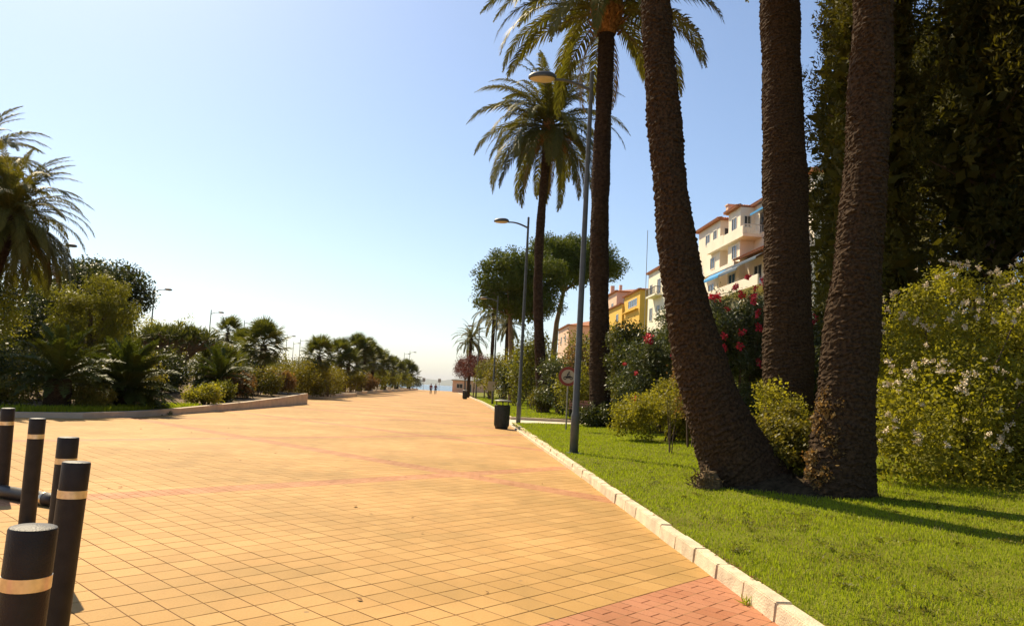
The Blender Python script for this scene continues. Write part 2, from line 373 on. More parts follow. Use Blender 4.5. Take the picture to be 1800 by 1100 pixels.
for (a, b), (c, d) in zip(kl[:-1], kl[1:]):
    k2.add([[a, b, -.05], [a + .16, b, -.05], [a + .16, b, .15], [a, b, .15], [c, d, -.05], [c + .16, d, -.05], [c + .16, d, .15], [c, d, .15]], [[0, 4, 7, 3], [3, 7, 6, 2], [2, 6, 5, 1], [0, 3, 2, 1], [4, 5, 6, 7]])
struct('kerb', k2, M['kerb'])

# grass blades
def blades(name, m, n, xr, yr, h, wd, dens=None, seed=1, lean=.5, zf=ground_z):
    r = np.random.default_rng(seed); t = r.random(n)
    y = yr[0] * (yr[1] / yr[0]) ** t; x = r.uniform(*xr, n); k = .5 + .5 * wave(x * .7 + 3, y * .7)
    keep = r.random(n) < .35 + .65 * np.clip(k, 0, 1); x, y, k = x[keep], y[keep], k[keep]; n = len(x)
    sc_ = np.clip((y / 7.) ** .55, .8, 2.6); P = np.stack([x, y, zf(x, y) - .01], -1)
    a = r.uniform(0, 2 * pi, n); l = r.uniform(.1, 1., n) * lean; H = h * r.uniform(.5, 1.25, n) * (.8 + .6 * k) * sc_ ** .35
    D = np.stack([np.cos(a), np.sin(a), np.zeros(n)], -1); Wv = np.stack([-np.sin(a), np.cos(a), np.zeros(n)], -1) * (wd * sc_ * r.uniform(.7, 1.3, n))[:, None]
    up = np.array([0, 0, 1.]); P1 = P + D * (H * l * .35)[:, None] + up * (H * .6)[:, None]; P2 = P + D * (H * l)[:, None] + up * (H * (1 - .25 * l))[:, None]
    V = np.stack([P - Wv, P + Wv, P1 + Wv * .8, P1 - Wv * .8, P2], 1).reshape(-1, 3); b = np.arange(n) * 5
    rr = np.repeat(np.clip(r.normal(.5, .22, n) + .45 * (k - .5), 0, 1), 5); mb = MB(); mb.add(V, np.stack([b, b + 1, b + 2, b + 3], -1), rr)
    mb.f.append(np.stack([b + 3, b + 2, b + 4], -1))
    return mb.obj(name, m)
tag(blades('grass', LM['grass'], 240000, (2.6, 10.), (3.6, 33.), .034, .0042, seed=2), 'short sunlit green grass of the lawn behind the kerb', 'grass', kind='stuff')
tag(blades('straw', LM['straw'], 5500, (2.6, 10.), (3.6, 25.), .055, .0022, seed=4, lean=1.6), 'pale dry straw scattered through the lawn grass', 'straw', kind='stuff')
tag(blades('grass', LM['grass'], 32000, (3.1, 9.), (39.2, 110.), .06, .006, seed=6), 'grass of the lawn strip beyond the crossing path', 'grass', kind='stuff')

rc = np.random.default_rng(44); cm = MB()
cp = np.stack([rc.uniform(2.8, 8.6, 260), 4.2 * (16 / 4.2) ** rc.random(260)], -1); cp = np.column_stack([cp, ground_z(cp[:, 0], cp[:, 1]) + .015]); cl_r = np.stack([rc.uniform(.04, .15, 260)] * 2 + [rc.uniform(.015, .035, 260)], -1)
c_n = norm(rc.normal(size=(260 * 46, 3)) * np.array([1, 1, .4])); PP = np.repeat(cp, 46, 0) + c_n * np.repeat(cl_r, 46, 0) * rc.random((260 * 46, 1)) ** .5; dd = norm(rc.normal(size=PP.shape) * np.array([1, 1, .35]) + np.array([0, 0, .2]))
cm.quadleaf(PP, dd, norm(np.cross(dd, np.array([0, 0, 1.]) + rc.normal(0, .3, PP.shape))), rc.uniform(.018, .045, len(PP)), .016, rc.random(len(PP))); tag(cm.obj('clover', LM['green']), 'darker clover and weed patches dotted through the lawn', 'clover', kind='stuff')

# planter beds on the left
PL1 = [(-60, 24.6, .14), (-16, 22.9, .14), (-13.1, 23.2, .15), (-11.4, 24.4, .17), (-10.6, 26.3, .19), (-10.26, 28.6, .21), (-9.95, 32, .27), (-9.6, 36, .34), (-9.25, 42, .48), (-8.97, 47.6, .66), (-14, 48.4, .6)]
PL2 = [(-26, 57, .3), (-12.2, 59.5, .28), (-11.2, 61.5, .28), (-10.3, 68, .3), (-9.6, 76.5, .36), (-12.5, 78.5, .36)]
PL3 = [(-14, 86, .3), (-11.6, 88, .3), (-10.7, 94, .36), (-10.9, 112, .4), (-10.2, 140, .4), (-9.4, 200, .4)]
def planter(pts, label, back):
    P = np.array(pts); mb = MB(); th = .22
    d = np.gradient(P[:, :2], axis=0); d = norm(d); nrm = np.stack([-d[:, 1], d[:, 0]], -1); I = P[:, :2] + nrm * th
    for a in range(len(P) - 1):
        b = a + 1
        v = []
        for k in (a, b): v += [[P[k, 0], P[k, 1], -.05], [P[k, 0], P[k, 1], P[k, 2]], [I[k, 0], I[k, 1], P[k, 2]], [I[k, 0], I[k, 1], -.05]]
        mb.add(v, [[0, 4, 5, 1], [1, 5, 6, 2], [2, 6, 7, 3]] + ([[0, 1, 2, 3]] if a == 0 else []) + ([[4, 7, 6, 5]] if b == len(P) - 1 else []))
    tag(mb.obj('planter_wall', M['plaster']), label, 'wall')
    bd = MB(); n = len(P); rows = []
    for k, (f, dz) in enumerate(((0, -.04), (.06, .02), (.3, .15), (1, .5))):
        x = I[:, 0] * (1 - f) + back[0] * f; y = I[:, 1] * (1 - f) + (back[1] + (np.arange(n) / (n - 1) - .5) * back[2]) * f
        rows.append(np.stack([x, y, P[:, 2] + dz], -1))
    i = (np.arange(3)[:, None] * n + np.arange(n - 1)[None]).ravel()
    bd.add(np.concatenate(rows), np.stack([i, i + 1, i + n + 1, i + n], -1)); struct('planting_bed', bd, M['soil'], True)
planter(PL1, 'low curved plaster wall rising along the cycad bed', (-60, 45, 40))
planter(PL2, 'low pale kerb wall under the clipped hedge', (-50, 70, 25))
planter(PL3, 'long low kerb wall below the yuccas towards the sea', (-50, 150, 120))

# ------------------------------------------------------------------ street furniture
def bollard(loc, lean, label, h=1.05, lying=None):
    t = thing('bollard', label, 'bollard', loc, 'black bollards beside the paving')
    r = .075
    MB().lathe([(0, -.25), (r, -.25), (r, h - .206), (r - .004, h - .204)], 32).obj('post', M['bollard'], t, True)
    MB().lathe([(r - .006, h - .206), (r + .0015, h - .204), (r + .0015, h - .160), (r - .006, h - .158)], 32).obj('reflective_band', M['brass'], t, True)
    c = MB().lathe([(r - .004, h - .160), (r, h - .158), (r, h - .01), (r - .003, h - .003), (r - .010, h), (.0005, h + .004)], 32).obj('cap', M['bollard'], t, True)
    for o in t.children:
        md = o.modifiers.new('edge', 'EDGE_SPLIT'); md.split_angle = radians(40)
    t.rotation_euler = lean
    return t
bollard((-1.42, 2.73, 0), (0, radians(1.2), .3), 'black bollard with gold band, last of the row away from the planter')
bollard((-2.17, 4.57, 0), (0, radians(1.8), 1.), 'black bollard second from the open end of the row')
bollard((-2.95, 6.13, 0), (0, radians(.4), 2.), 'black bollard in the middle of the row of five')
bollard((-4.20, 8.08, 0), (0, radians(.6), 3.), 'black bollard just past the fallen one, second nearest the planter')
bollard((-5.36, 9.66, 0), (0, radians(1.6), 4.), 'black bollard standing closest to the planter wall')
fb = thing('fallen_bollard', 'black bollard tube lying flat on the paving between standing bollards', 'bollard', (-5.33, 9.55, .075))
d_ = Vector((1.0, -.56, 0)).normalized(); fb.rotation_euler = d_.to_track_quat('Z', 'Y').to_euler()
MB().lathe([(0, 0), (.07, 0), (.075, .005), (.075, .83)], 28).obj('post', M['bollard'], fb, True)
MB().lathe([(.070, .83), (.0765, .832), (.0765, .876), (.070, .878)], 28).obj('reflective_band', M['brass'], fb, True)
MB().lathe([(.071, .876), (.075, .878), (.075, 1.04), (.065, 1.05), (.0005, 1.052)], 28).obj('cap', M['bollard'], fb, True)

def lamp_meshes(h=9.6):
    out = {}
    out['pole'] = MB().lathe([(0, 0), (.105, 0), (.105, .9), (.10, .95), (.085, 1.0), (.05, h - .02), (.055, h), (.0005, h + .04)], 16).mesh('pole', M['grey'], True)
    out['base_plate'] = MB().box((0, 0, .01), (.34, .34, .03)).mesh('base_plate', M['grey'])
    a = np.linspace(0, 1, 9); out['arm'] = MB().tube(np.stack([-.95 * a, 0 * a, h - .5 + .22 * np.sin(a * 1.9)], -1), .045 - .012 * a, 8).mesh('arm', M['grey'], True)
    th = np.linspace(0, 2 * pi, 28, endpoint=False); hm_ = MB(); rings = []
    for k, (s_, z) in enumerate(((.2, .15), (.55, .145), (.82, .115), (.97, .06), (1., .015), (.985, -.012), (.9, -.02))):
        rings.append(np.stack([-.36 * s_ * np.cos(th) * (1 + .12 * np.cos(th)), .225 * s_ * np.sin(th), np.full(28, z)], -1))
    i = np.arange(6)[:, None] * 28; j = np.arange(28)[None]; j2 = (j + 1) % 28
    hm_.add(np.concatenate(rings), np.stack([i + j, i + 28 + j, i + 28 + j2, i + j2], -1).reshape(-1, 4)); hm_.add(np.vstack([rings[0], [[0, 0, .155]]]), [[q, (q + 1) % 28, 28] for q in range(28)])
    out['lamp_head'] = hm_.mesh('lamp_head', M['grey'], True)
    lm = MB(); lr = [np.stack([-.32 * s_ * np.cos(th) * (1 + .12 * np.cos(th)), .20 * s_ * np.sin(th), np.full(28, z)], -1) for s_, z in ((1, -.018), (.9, -.045), (.6, -.065), (.02, -.07))]
    i = np.arange(3)[:, None] * 28; lm.add(np.concatenate(lr), np.stack([i + j, i + 28 + j, i + 28 + j2, i + j2], -1).reshape(-1, 4)); out['lens'] = lm.mesh('lens', M['lens'], True)
    return out
LMP = lamp_meshes()
def lamp(x, y, z, label, rz=0., group='tall grey street lamps', tilt=0.):
    t = thing('street_lamp', label, 'street lamp', (x, y, z), group, rz)
    t.rotation_euler = (0, tilt, rz)
    for k in ('pole', 'base_plate', 'arm'): link(k, LMP[k], t)
    hd = link('lamp_head', LMP['lamp_head'], t, (-1.22, 0, 9.32)); hd.rotation_euler = (0, radians(-3), 0); link('lens', LMP['lens'], hd)
lamp(2.98, 18.25, .12, 'tall grey street lamp on the lawn beside the kerb, near the round sign', tilt=radians(.3))
lamp(3.02, 34.5, .02, 'grey street lamp at the crossing path behind the litter bin')
lamp(3.45, 66.5, .14, 'slim lamp post with a small notice board among the far shrubs')
for y, wd in ((98, 'lamp post beside the purple trees, before the far bin'), (138, 'farthest lamp post on the palm side of the promenade')): lamp(2.9 - (y - 98) * .02, y, .12, wd)
LL = [(-26.6, 50.3, 'grey lamp post in front of the dark tree behind the first cycad'), (-29.2, 74.1, 'tall lamp with head clear above the dragon tree'), (-31.5, 98.3, 'lamp behind the dragon tree beside the small palm top'), (-31.4, 113.4, 'lamp rising behind the fan palm crown'),
      (-32.0, 130., 'lamp half hidden by the fan palm crown'), (-32.1, 145.2, 'lamp over the gap after the fan palm'), (-37., 174.5, 'lower looking lamp in the gap, behind its neighbour'), (-32.5, 159.6, 'lamp just before the small palm above the hedge'),
      (-13.6, 201., 'far thin lamp above the yucca clump near the sea'), (-11.4, 188.3, 'thin lamp standing at the end of the yucca bed')]
for x, y, lb in LL: lamp(x, y, 0, lb, radians(180), 'street lamps behind the planted bed')
MB().box((3.28, 66.3, 1.75), (.62, .05, .8)).obj('notice_board', M['white'])
nb = bpy.data.objects['notice_board']; tag(nb, 'small pale notice board fixed to a lamp post among shrubs', 'sign')

# round traffic sign with a motorcycle
sg = thing('traffic_sign', 'round red-rimmed sign with a black motorcycle on a thin post', 'sign', (4.22, 27.84, gz(4.2, 27.8)))
SR = .36; SZ = 1.98
MB().tube([(0, 0, -.1), (0, 0, SZ + .25)], .03, 12).obj('post', M['steel'], sg, True)
def disc(mb, r0, r1, y, n=40, cx=0, cz=SZ):
    th = np.arange(n) * 2 * pi / n; c, s_ = np.cos(th), np.sin(th); z0 = np.zeros(n)
    a = np.stack([cx + r0 * c, z0 + y, cz + r0 * s_], -1); b = np.stack([cx + r1 * c, z0 + y, cz + r1 * s_], -1); j = np.arange(n); j2 = (j + 1) % n
    return mb.add(np.concatenate([a, b]), np.stack([j, j2, n + j2, n + j], -1))
MB().tube([(0, -.035, SZ), (0, -.055, SZ)], SR, 40).obj('plate', M['steel'], sg)
disc(MB(), SR * .70, SR * .99, -.0585).obj('border', M['red'], sg)
disc(MB(), .001, SR * .71, -.057).obj('face', M['white'], sg)
pic = MB()
for cx in (-.115, .115): disc(pic, .032, .062, -.0605, 24, cx, SZ - .06)
def poly(mb, pts, y=-.061): mb.add([[p[0], y, SZ + p[1]] for p in pts], [list(range(len(pts)))])
poly(pic, [(-.13, -.035), (-.02, -.075), (.05, -.06), (.10, -.01), (.06, .03), (-.02, .02), (-.12, .0)]); poly(pic, [(.05, .04), (.075, .04), (.135, -.05), (.11, -.06)], -.0615)
poly(pic, [(-.05, .02), (.0, .03), (.03, .12), (-.01, .13), (-.045, .08)], -.0618); poly(pic, [(.0, .10), (.07, .055), (.08, .07), (.02, .125)], -.0622); disc(pic, .001, .03, -.0626, 16, .03, SZ + .155)
pic.obj('motorcycle_pictogram', M['black'], sg)
sg.rotation_euler = (0, 0, radians(-12))

def litter_bin(x, y, z, label):
    t = thing('litter_bin', label, 'litter bin', (x, y, z), 'dark litter bins by the kerb')
    MB().lathe([(0, 0), (.25, 0), (.26, .06), (.29, .12), (.305, .9), (.30, .92), (.27, .92), (.265, .85), (0, .84)], 32).obj('body', M['bin'], t, True)
    for k in range(20):
        a = k * 2 * pi / 20; MB().tube([(.292 * cos(a), .292 * sin(a), .13), (.307 * cos(a), .307 * sin(a), .89)], .012, 6).obj('slat', M['bin'], t)
    MB().lathe([(.295, .885), (.318, .885), (.318, .935), (.295, .935)], 32).obj('rim', M['bin'], t, True)
    for k in range(3):
        a = k * 2 * pi / 3 + .5; MB().tube([(.27 * cos(a), .27 * sin(a), .9), (.27 * cos(a), .27 * sin(a), 1.09)], .02, 8).obj('support', M['bin'], t)
    MB().lathe([(0, 1.085), (.33, 1.085), (.335, 1.10), (.32, 1.125), (.15, 1.15), (.0005, 1.155)], 32).obj('lid', M['binlid'], t, True)
litter_bin(1.98, 30.2, -.005, 'dark green litter bin with pale lid at the kerb by the crossing path')
litter_bin(1.45, 96., -.005, 'distant litter bin at the foot of the purple trees')

bn = thing('bench', 'wooden slatted bench half hidden behind the lamp and palm trunk', 'bench', (7.0, 40.3, gz(7., 40.3)), None, radians(-20))
for k in range(4): MB().box((0, -.2 + k * .12, .46), (1.7, .09, .035)).obj('seat_slat', M['bench'], bn)
for k in range(3): MB().box((0, .27 + k * .02, .6 + k * .13), (1.7, .03, .10)).obj('back_slat', M['bench'], bn)
for sx in (-.7, .7): MB().box((sx, .0, .21), (.07, .5, .44)).box((sx, .31, .6), (.06, .05, .75)).obj('leg', M['iron'], bn)

# ------------------------------------------------------------------ two walkers
def skin_mesh(name, verts, edges, rads, m, parent, lv=1):
    me = bpy.data.meshes.new(name); me.from_pydata(verts, edges, []); o = link(name, me, parent); me.materials.append(m)
    md = o.modifiers.new('skin', 'SKIN'); md.use_smooth_shade = True
    for k, r in enumerate(rads): me.skin_vertices[0].data[k].radius = (r, r * .85) if not isinstance(r, tuple) else r
    me.skin_vertices[0].data[0].use_root = True
    s_ = o.modifiers.new('sub', 'SUBSURF'); s_.levels = lv; s_.render_levels = lv
    return o
def person(loc, label, shirt, step, rz=0.):
    t = thing('person', label, 'person', loc, None, rz); k = step
    V = [(0, 0, .95), (0, 0, 1.15), (0, .01, 1.38), (0, .01, 1.50), (0, -.02, 1.60), (0, -.03, 1.70),
         (.09, 0, .90), (.10, -.12 * k, .50), (.10, -.10 * k + .14 * (k < 0), .08), (.10, -.24 * k - .06, .03),
         (-.09, 0, .90), (-.10, .10 * k, .50), (-.10, .26 * k, .10), (-.10, .18 * k - .08, .03),
         (.19, .01, 1.40), (.25, .09 * k, 1.14), (.25, .04 * k - .08, .90), (.25, .03 * k - .12, .80), (-.19, .01, 1.40), (-.25, -.09 * k, 1.14), (-.25, -.12 * k - .05, .90), (-.25, -.14 * k - .06, .80)]
    E = [(0, 1), (1, 2), (2, 3), (3, 4), (4, 5), (0, 6), (6, 7), (7, 8), (8, 9), (0, 10), (10, 11), (11, 12), (12, 13), (2, 14), (14, 15), (15, 16), (16, 17), (2, 18), (18, 19), (19, 20), (20, 21)]
    R = [.14, .125, .15, .055, .085, .075, .085, .062, .042, .035, .085, .062, .042, .035, .06, .045, .035, .035, .06, .045, .035, .035]
    skin_mesh('body', V, E, R, M['skin'], t)
    sv = [V[j] for j in (0, 1, 2, 14, 15, 18, 19)]; skin_mesh('shirt', sv, [(0, 1), (1, 2), (2, 3), (3, 4), (2, 5), (5, 6)], [.165, .15, .17, .075, .062, .075, .062], shirt, t)
    tv = [V[j] for j in (0, 6, 7, 8, 10, 11, 12)]; skin_mesh('trousers', tv, [(0, 1), (1, 2), (2, 3), (0, 4), (4, 5), (5, 6)], [.16, .105, .08, .06, .105, .08, .06], M['trousers'], t)
    h = MB(); a = np.linspace(.05, pi * .55, 8); h.lathe([(.098 * sin(q), 1.66 + .115 * cos(q)) for q in a], 16, (0, .0, 0)).obj('hair', M['hair'], t, True)
person((-3.75, 124.5, 0), 'walker in a maroon top, on the planted-bed side of the pair', M['shirt1'], 1., radians(180))
person((-3.0, 125.2, 0), 'walker in a dark red top, on the palm side of the pair', M['shirt2'], -.8, radians(180))

# ------------------------------------------------------------------ plants: generators
def cloud(mb, rng, C, R, per, l, wd, up=.35, shell=.5, droop=0., jit=.12, zmin=None):
    C = np.asarray(C, float); R = np.asarray(R, float)
    if R.ndim == 1: R = np.repeat(R[:, None], 3, 1)
    n = len(C) * per; c = np.repeat(C, per, 0); rad = np.repeat(R, per, 0)
    d = norm(rng.normal(size=(n, 3))); rr = 1 - (1 - shell) * rng.random(n) ** 1.3
    P = c + d * rad * rr[:, None] + rng.normal(size=(n, 3)) * rad * jit
    if zmin is not None: k = P[:, 2] > zmin; P, d, c = P[k], d[k], c[k]; n = len(P)
    N = norm(d * .7 + rng.normal(size=(n, 3)) * .55 + np.array([0, 0, up])); T = np.cross(N, norm(rng.normal(size=(n, 3)))) + d * .35 + np.array([0, 0, -droop]); T = norm(T)
    Wd = norm(np.cross(T, N)); s_ = rng.uniform(.65, 1.3, n); r = np.clip(np.repeat(rng.normal(.45, .16, len(C)), per)[:n] + rng.normal(0, .18, n), 0, 1)
    return mb.quadleaf(P, T, Wd, l * s_, wd * s_, r)
def blobcentres(rng, ell, n, inner=.82, lower=-.35):
    ell = [np.array(e, float) for e in ell]; wgt = np.array([(e[3] * e[4] + e[4] * e[5] + e[3] * e[5]) for e in ell]); wgt /= wgt.sum(); out = []
    while len(out) < n:
        e = ell[rng.choice(len(ell), p=wgt)]; d = rng.normal(size=3); d /= np.linalg.norm(d)
        if d[2] < lower: continue
        out.append(e[:3] + d * e[3:6] * rng.uniform(inner - .12, inner + .08))
    return np.array(out)
def stems(mb, rng, C, n, r0, spread=.25, base=0.):
    C = C[rng.choice(len(C), min(n, len(C)), replace=False)]
    for c in C:
        b = np.array([c[0] * spread + rng.normal(0, .06), c[1] * spread + rng.normal(0, .06), base - .1]); m = (b + c) / 2 + np.array([-(c[0] - b[0]) * .15, -(c[1] - b[1]) * .15, .15])
        mb.tube([b, m * .98, c], [r0, r0 * .7, r0 * .3], 5)
    return mb
SEED = [100]
def shrub(name, label, loc, ell, nb, br, per, l, wd, lm, cat='shrub', group=None, up=.35, droop=0., inner=.82, lower=-.5, nst=9, sr=.035, wood='wood', fill=True, fname='foliage', jit=.12):
    SEED[0] += 1; rng = np.random.default_rng(SEED[0]); t = thing(name, label, cat, loc, group)
    C = blobcentres(rng, ell, nb, inner, lower); R = rng.uniform(*br, nb); mb = MB(); cloud(mb, rng, C, R, per, l, wd, up, .45, droop, jit, zmin=-.05)
    if fill:
        C2 = blobcentres(rng, ell, max(4, nb // 2), .5, lower); cloud(mb, rng, C2, rng.uniform(*br, len(C2)) * 1.1, max(8, per // 4), l * 1.5, wd * 2., up, .2, droop, zmin=-.05)
    mb.obj(fname, LM[lm], t); 
    if nst: stems(MB(), rng, C, nst, sr).obj('stems', M[wood], t, True)
    return t, C, rng
def flowers(t, C, rng, ell, n, m, r, npet=22, pl=.05, side=None, name='flower_cluster', out=1.02, zmin=-9.):
    ms = []
    for q in range(3):
        mb = MB(); cloud(mb, rng, np.zeros((1, 3)), np.array([r]), npet, pl, pl * .9, .2, .1); ms.append(mb.mesh(name, m))
    k = 0; tries = 0
    while k < n and tries < 20000:
        tries += 1
        e = np.array(ell[rng.integers(len(ell))], float); d = norm(rng.normal(size=3))
        if d[2] < -.3 or (side is not None and d @ np.array(side) < .1): continue
        p = e[:3] + d * e[3:6] * rng.uniform(out - .04, out + .06)
        if p[2] < zmin: continue
        if any((((p - np.array(f[:3])) / np.array(f[3:6])) ** 2).sum() < .8 for f in ell): continue
        o = link(name, ms[k % 3], t, p); o.rotation_euler = tuple(rng.uniform(0, 6, 3)); s_ = rng.uniform(.7, 1.35); o.scale = (s_, s_, s_ * .8); k += 1

# fronds
def frond_mesh(name, L, el, droop, nl, ll, lw, m, rng, vee=.35, rach=.03, t0=.1, lax=.2, stiff=1., fwd=.75):
    k = 15; s_ = np.linspace(0, 1, k); a = el - droop * s_ ** 1.4; ds = L / (k - 1)
    px = np.concatenate([[0], np.cumsum(np.cos(a[:-1]) * ds)]); pz = np.concatenate([[0], np.cumsum(np.sin(a[:-1]) * ds)])
    P = np.stack([px, np.zeros(k), pz], -1); mb = MB(); mb.tube(P, rach * (1 - s_ * .9), 5, False, .9)
    t = np.repeat(np.linspace(t0, 1, nl), 2) + rng.normal(0, .3 / nl, nl * 2); t = np.clip(t, 0, 1); side = np.tile([1., -1.], nl)
    b = np.stack([np.interp(t, s_, px), np.zeros(len(t)), np.interp(t, s_, pz)], -1); an = np.interp(t, s_, a)
    T = np.stack([np.cos(an), 0 * an, np.sin(an)], -1); U = np.stack([-np.sin(an), 0 * an, np.cos(an)], -1); S = np.zeros_like(T); S[:, 1] = side
    f = fwd * (.5 + .9 * t)[:, None]; D = norm(S + T * f + U * (vee + rng.normal(0, .18, len(t)))[:, None] + rng.normal(0, .07, T.shape))
    ln = ll * np.clip(np.sin(pi * (t * .80 + .14)), .1, 1) ** .7 * rng.uniform(.85, 1.1, len(t)); Wd = norm(np.cross(D, U)) * lw / 2
    g = np.array([0, 0, -1.]); mid = b + D * (ln * .5)[:, None] + g * (ln * .05 * lax)[:, None]; tip = b + D * ln[:, None] + g * (ln * .55 * lax)[:, None]
    V = np.stack([b - Wd * .6, b + Wd * .6, mid + Wd, mid - Wd, tip], 1).reshape(-1, 3); i = np.arange(len(t)) * 5; r = np.repeat(np.clip(rng.normal(.45, .2, len(t)), 0, 1), 5)
    mb.add(V, np.stack([i, i + 1, i + 2, i + 3], -1), r); mb.f.append(np.stack([i + 3, i + 2, i + 4], -1))
    return mb.mesh(name, m)
rngF = np.random.default_rng(77)
ELS = [82, 66, 50, 34, 16, -4, -24]
DATE = [frond_mesh('frond', 3.9, radians(e), radians(70 + 28 * (q > 0) - 10 * (q > 4) - 18 * (q > 5)), 84, .48, .042, LM['frond'], rngF, vee=.25, lax=.7, fwd=1.15) for q, e in enumerate(ELS)]
DATEOLD = [frond_mesh('frond', 3.5, radians(e), radians(55), 60, .42, .034, LM['frondold'], rngF, vee=.1, lax=1.2, fwd=1.2) for e in (-38, -55)]
def date_crown(t, c, n, size, rng, low=0., old=6, nofirst=0):
    for k in range(n):
        f = k / (n - 1); e = int(min(6, f ** .9 * 7 * (1 - low))); az = k * 2.39996 + rng.normal(0, .12)
        o = link('frond', DATE[e], t, (c[0] + .16 * cos(az) * size * f, c[1] + .16 * sin(az) * size * f, c[2] + .5 * (1 - f) * size - .1)); s_ = size * rng.uniform(.86, 1.1)
        o.scale = (s_, s_, s_); o.rotation_euler = (rng.normal(0, .15), rng.normal(0, .09), az)
    for k in range(old):
        az = k * 2.39996 + 1.; o = link('frond', DATEOLD[k % 2], t, (c[0], c[1], c[2] - .25 * size)); s_ = size * rng.uniform(.75, 1.); o.scale = (s_, s_, s_); o.rotation_euler = (rng.normal(0, .2), 0, az)
def palm_trunk(path, rad, rng, m, parent, cols=15, pitch=.13, amp=.06, res=4, vres=5, name='trunk'):
    P = np.array(path, float); sl_ = np.concatenate([[0], np.cumsum(np.linalg.norm(np.diff(P, axis=0), axis=1))]); Ltot = sl_[-1]
    nv = int(Ltot / pitch * vres); s_ = np.linspace(0, Ltot, nv); t = s_ / Ltot
    # smooth path by fitting a low polynomial through the points
    C = np.stack([np.polyval(np.polyfit(sl_, P[:, q], min(4, len(P) - 1)), s_) for q in range(3)], -1); R = np.interp(s_, sl_, rad)
    n = cols * res; j = np.arange(n); colid = j // res; ph = (j % res) / res; cj = rng.uniform(0, 1, cols)
    row = s_[:, None] / pitch + (colid % 2)[None] * .5 + .35 * cj[colid][None] + .25 * np.sin(s_[:, None] * 3.1 + colid * 1.7); fr = row % 1; rid = np.floor(row).astype(int)
    h = rng.random((rid.max() + 2, cols)); hh = h[rid, np.broadcast_to(colid, rid.shape)]
    saw = np.clip(fr * 1.25, 0, 1) * (fr < .82) + (fr >= .82) * (1 - fr) / .18 * .9; edge = np.sin(pi * np.clip((ph + .5 / res), .0, 1.))[None] ** .7
    d = amp * saw * edge * (.1 + 1.2 * hh ** 1.6) + rng.normal(0, amp * .22, fr.shape)
    d += amp * .7 * (np.sin(s_ * 2.3 + 1)[:, None] * np.sin(j * 2 * pi / n * 2 + s_[:, None] * .8))
    T = np.gradient(C, axis=0); T = norm(T); A = norm(np.cross(T, np.array([0, 1., 0]))); B = np.cross(T, A); th = j * 2 * pi / n
    rr = R[:, None] + d; V = C[:, None] + rr[..., None] * (np.cos(th)[None, :, None] * A[:, None] + np.sin(th)[None, :, None] * B[:, None])
    V[..., 2] -= (d * .5)
    i = np.arange(nv - 1)[:, None] * n; j2 = (j + 1) % n
    F = np.stack([i + j[None], i + j2[None], i + n + j2[None], i + n + j[None]], -1).reshape(-1, 4)
    mb = MB().add(V, F); mb.add(np.vstack([V[-1], C[-1]]), [[q, (q + 1) % n, n] for q in range(n)])
    return mb.obj(name, m, parent)
def boots(c, r, h, rng, parent, m, n=46, name='leaf_base'):
    mb = MB().lathe([(r * .8, -h * .5), (r * 1.3, 0), (r * 1.55, h * .4), (r * 1.2, h * .9), (.01, h * 1.1)], 18, c)
    for k in range(n):
        az = k * 2.39996; z = -h * .45 + h * 1.1 * k / n; q = r * (1.1 + .35 * sin(pi * k / n)) * rng.uniform(.9, 1.25); d = np.array([cos(az), sin(az), 0])
        a = np.array(c) + d * q * .8 + np.array([0, 0, z]); mb.tube([a, a + d * .2 * r + np.array([0, 0, .22 * r]), a + d * (.35 + .6 * rng.random()) * r + np.array([0, 0, (.4 + .5 * rng.random()) * r])], [.13 * r, .10 * r, .04 * r], 5)
    return mb.obj(name + '_skirt', m, parent)

# ------------------------------------------------------------------ palms
def date_palm(name, label, base, path, rad, crown, size, n, bark='bark', cols=20, pitch=.09, amp=.06, res=3, vres=3, seed=1, boot='boot', fruit=0, low=0., old=6, bscale=1., group='tall date palms on the lawn'):
    rng = np.random.default_rng(seed); t = thing(name, label, 'palm tree', base, group); b = np.array(base)
    path = [np.array(p) - b for p in path]; palm_trunk(path, rad, rng, M[bark], t, cols, pitch, amp, res, vres)
    c = path[-1]; boots(c + np.array([0, 0, -.1]), rad[-1] * 1.05 * bscale, .9 * size, rng, t, M[boot]); date_crown(t, c + np.array([0, 0, .35]), n, size, rng, low, old)
    for k in range(fruit):
        az = k * 2 * pi / fruit + .4; fm = MB(); p = c + np.array([cos(az) * .95, sin(az) * .95, -.25 - .35 * (k % 2)]) * size
        cloud(fm, rng, [p, p + np.array([cos(az) * .1, sin(az) * .1, -.3])], np.array([.26, .22]) * size, 90, .09, .08, 0, .3); fm.tube([c + np.array([0, 0, .2]), (c + p) / 2 + np.array([0, 0, .35]), p], [.03, .03, .02], 5); fm.obj('fruit_bunch', M['fruit'], t)
    return t
date_palm('date_palm', 'leaning thick-trunked palm bending out of its curved base at the lawn', (4.95, 12.6, .2),
          [(5.45, 12.7, -.2), (5.05, 12.6, .28), (4.72, 12.6, .75), (4.33, 12.6, 1.65), (4.06, 12.6, 2.62), (3.87, 12.6, 3.58), (3.68, 12.6, 4.56), (3.55, 12.6, 5.57), (3.38, 12.6, 6.57), (3.12, 12.6, 8.6), (3.0, 12.6, 11.5), (2.95, 12.6, 14.)],
          [.86, .72, .60, .46, .385, .35, .315, .28, .265, .25, .25, .26], None, 1.05, 46, seed=11, amp=.04)
date_palm('date_palm', 'stout upright palm trunk rising behind the ivy mound', (7.72, 17., .3),
          [(7.75, 17, -.2), (7.75, 17, 1.2), (7.70, 17, 3.5), (7.62, 17, 6), (7.48, 17, 9), (7.35, 17, 12), (7.3, 17, 15.5)], [.66, .56, .53, .50, .46, .42, .40], None, 1.05, 46, seed=12, amp=.04)
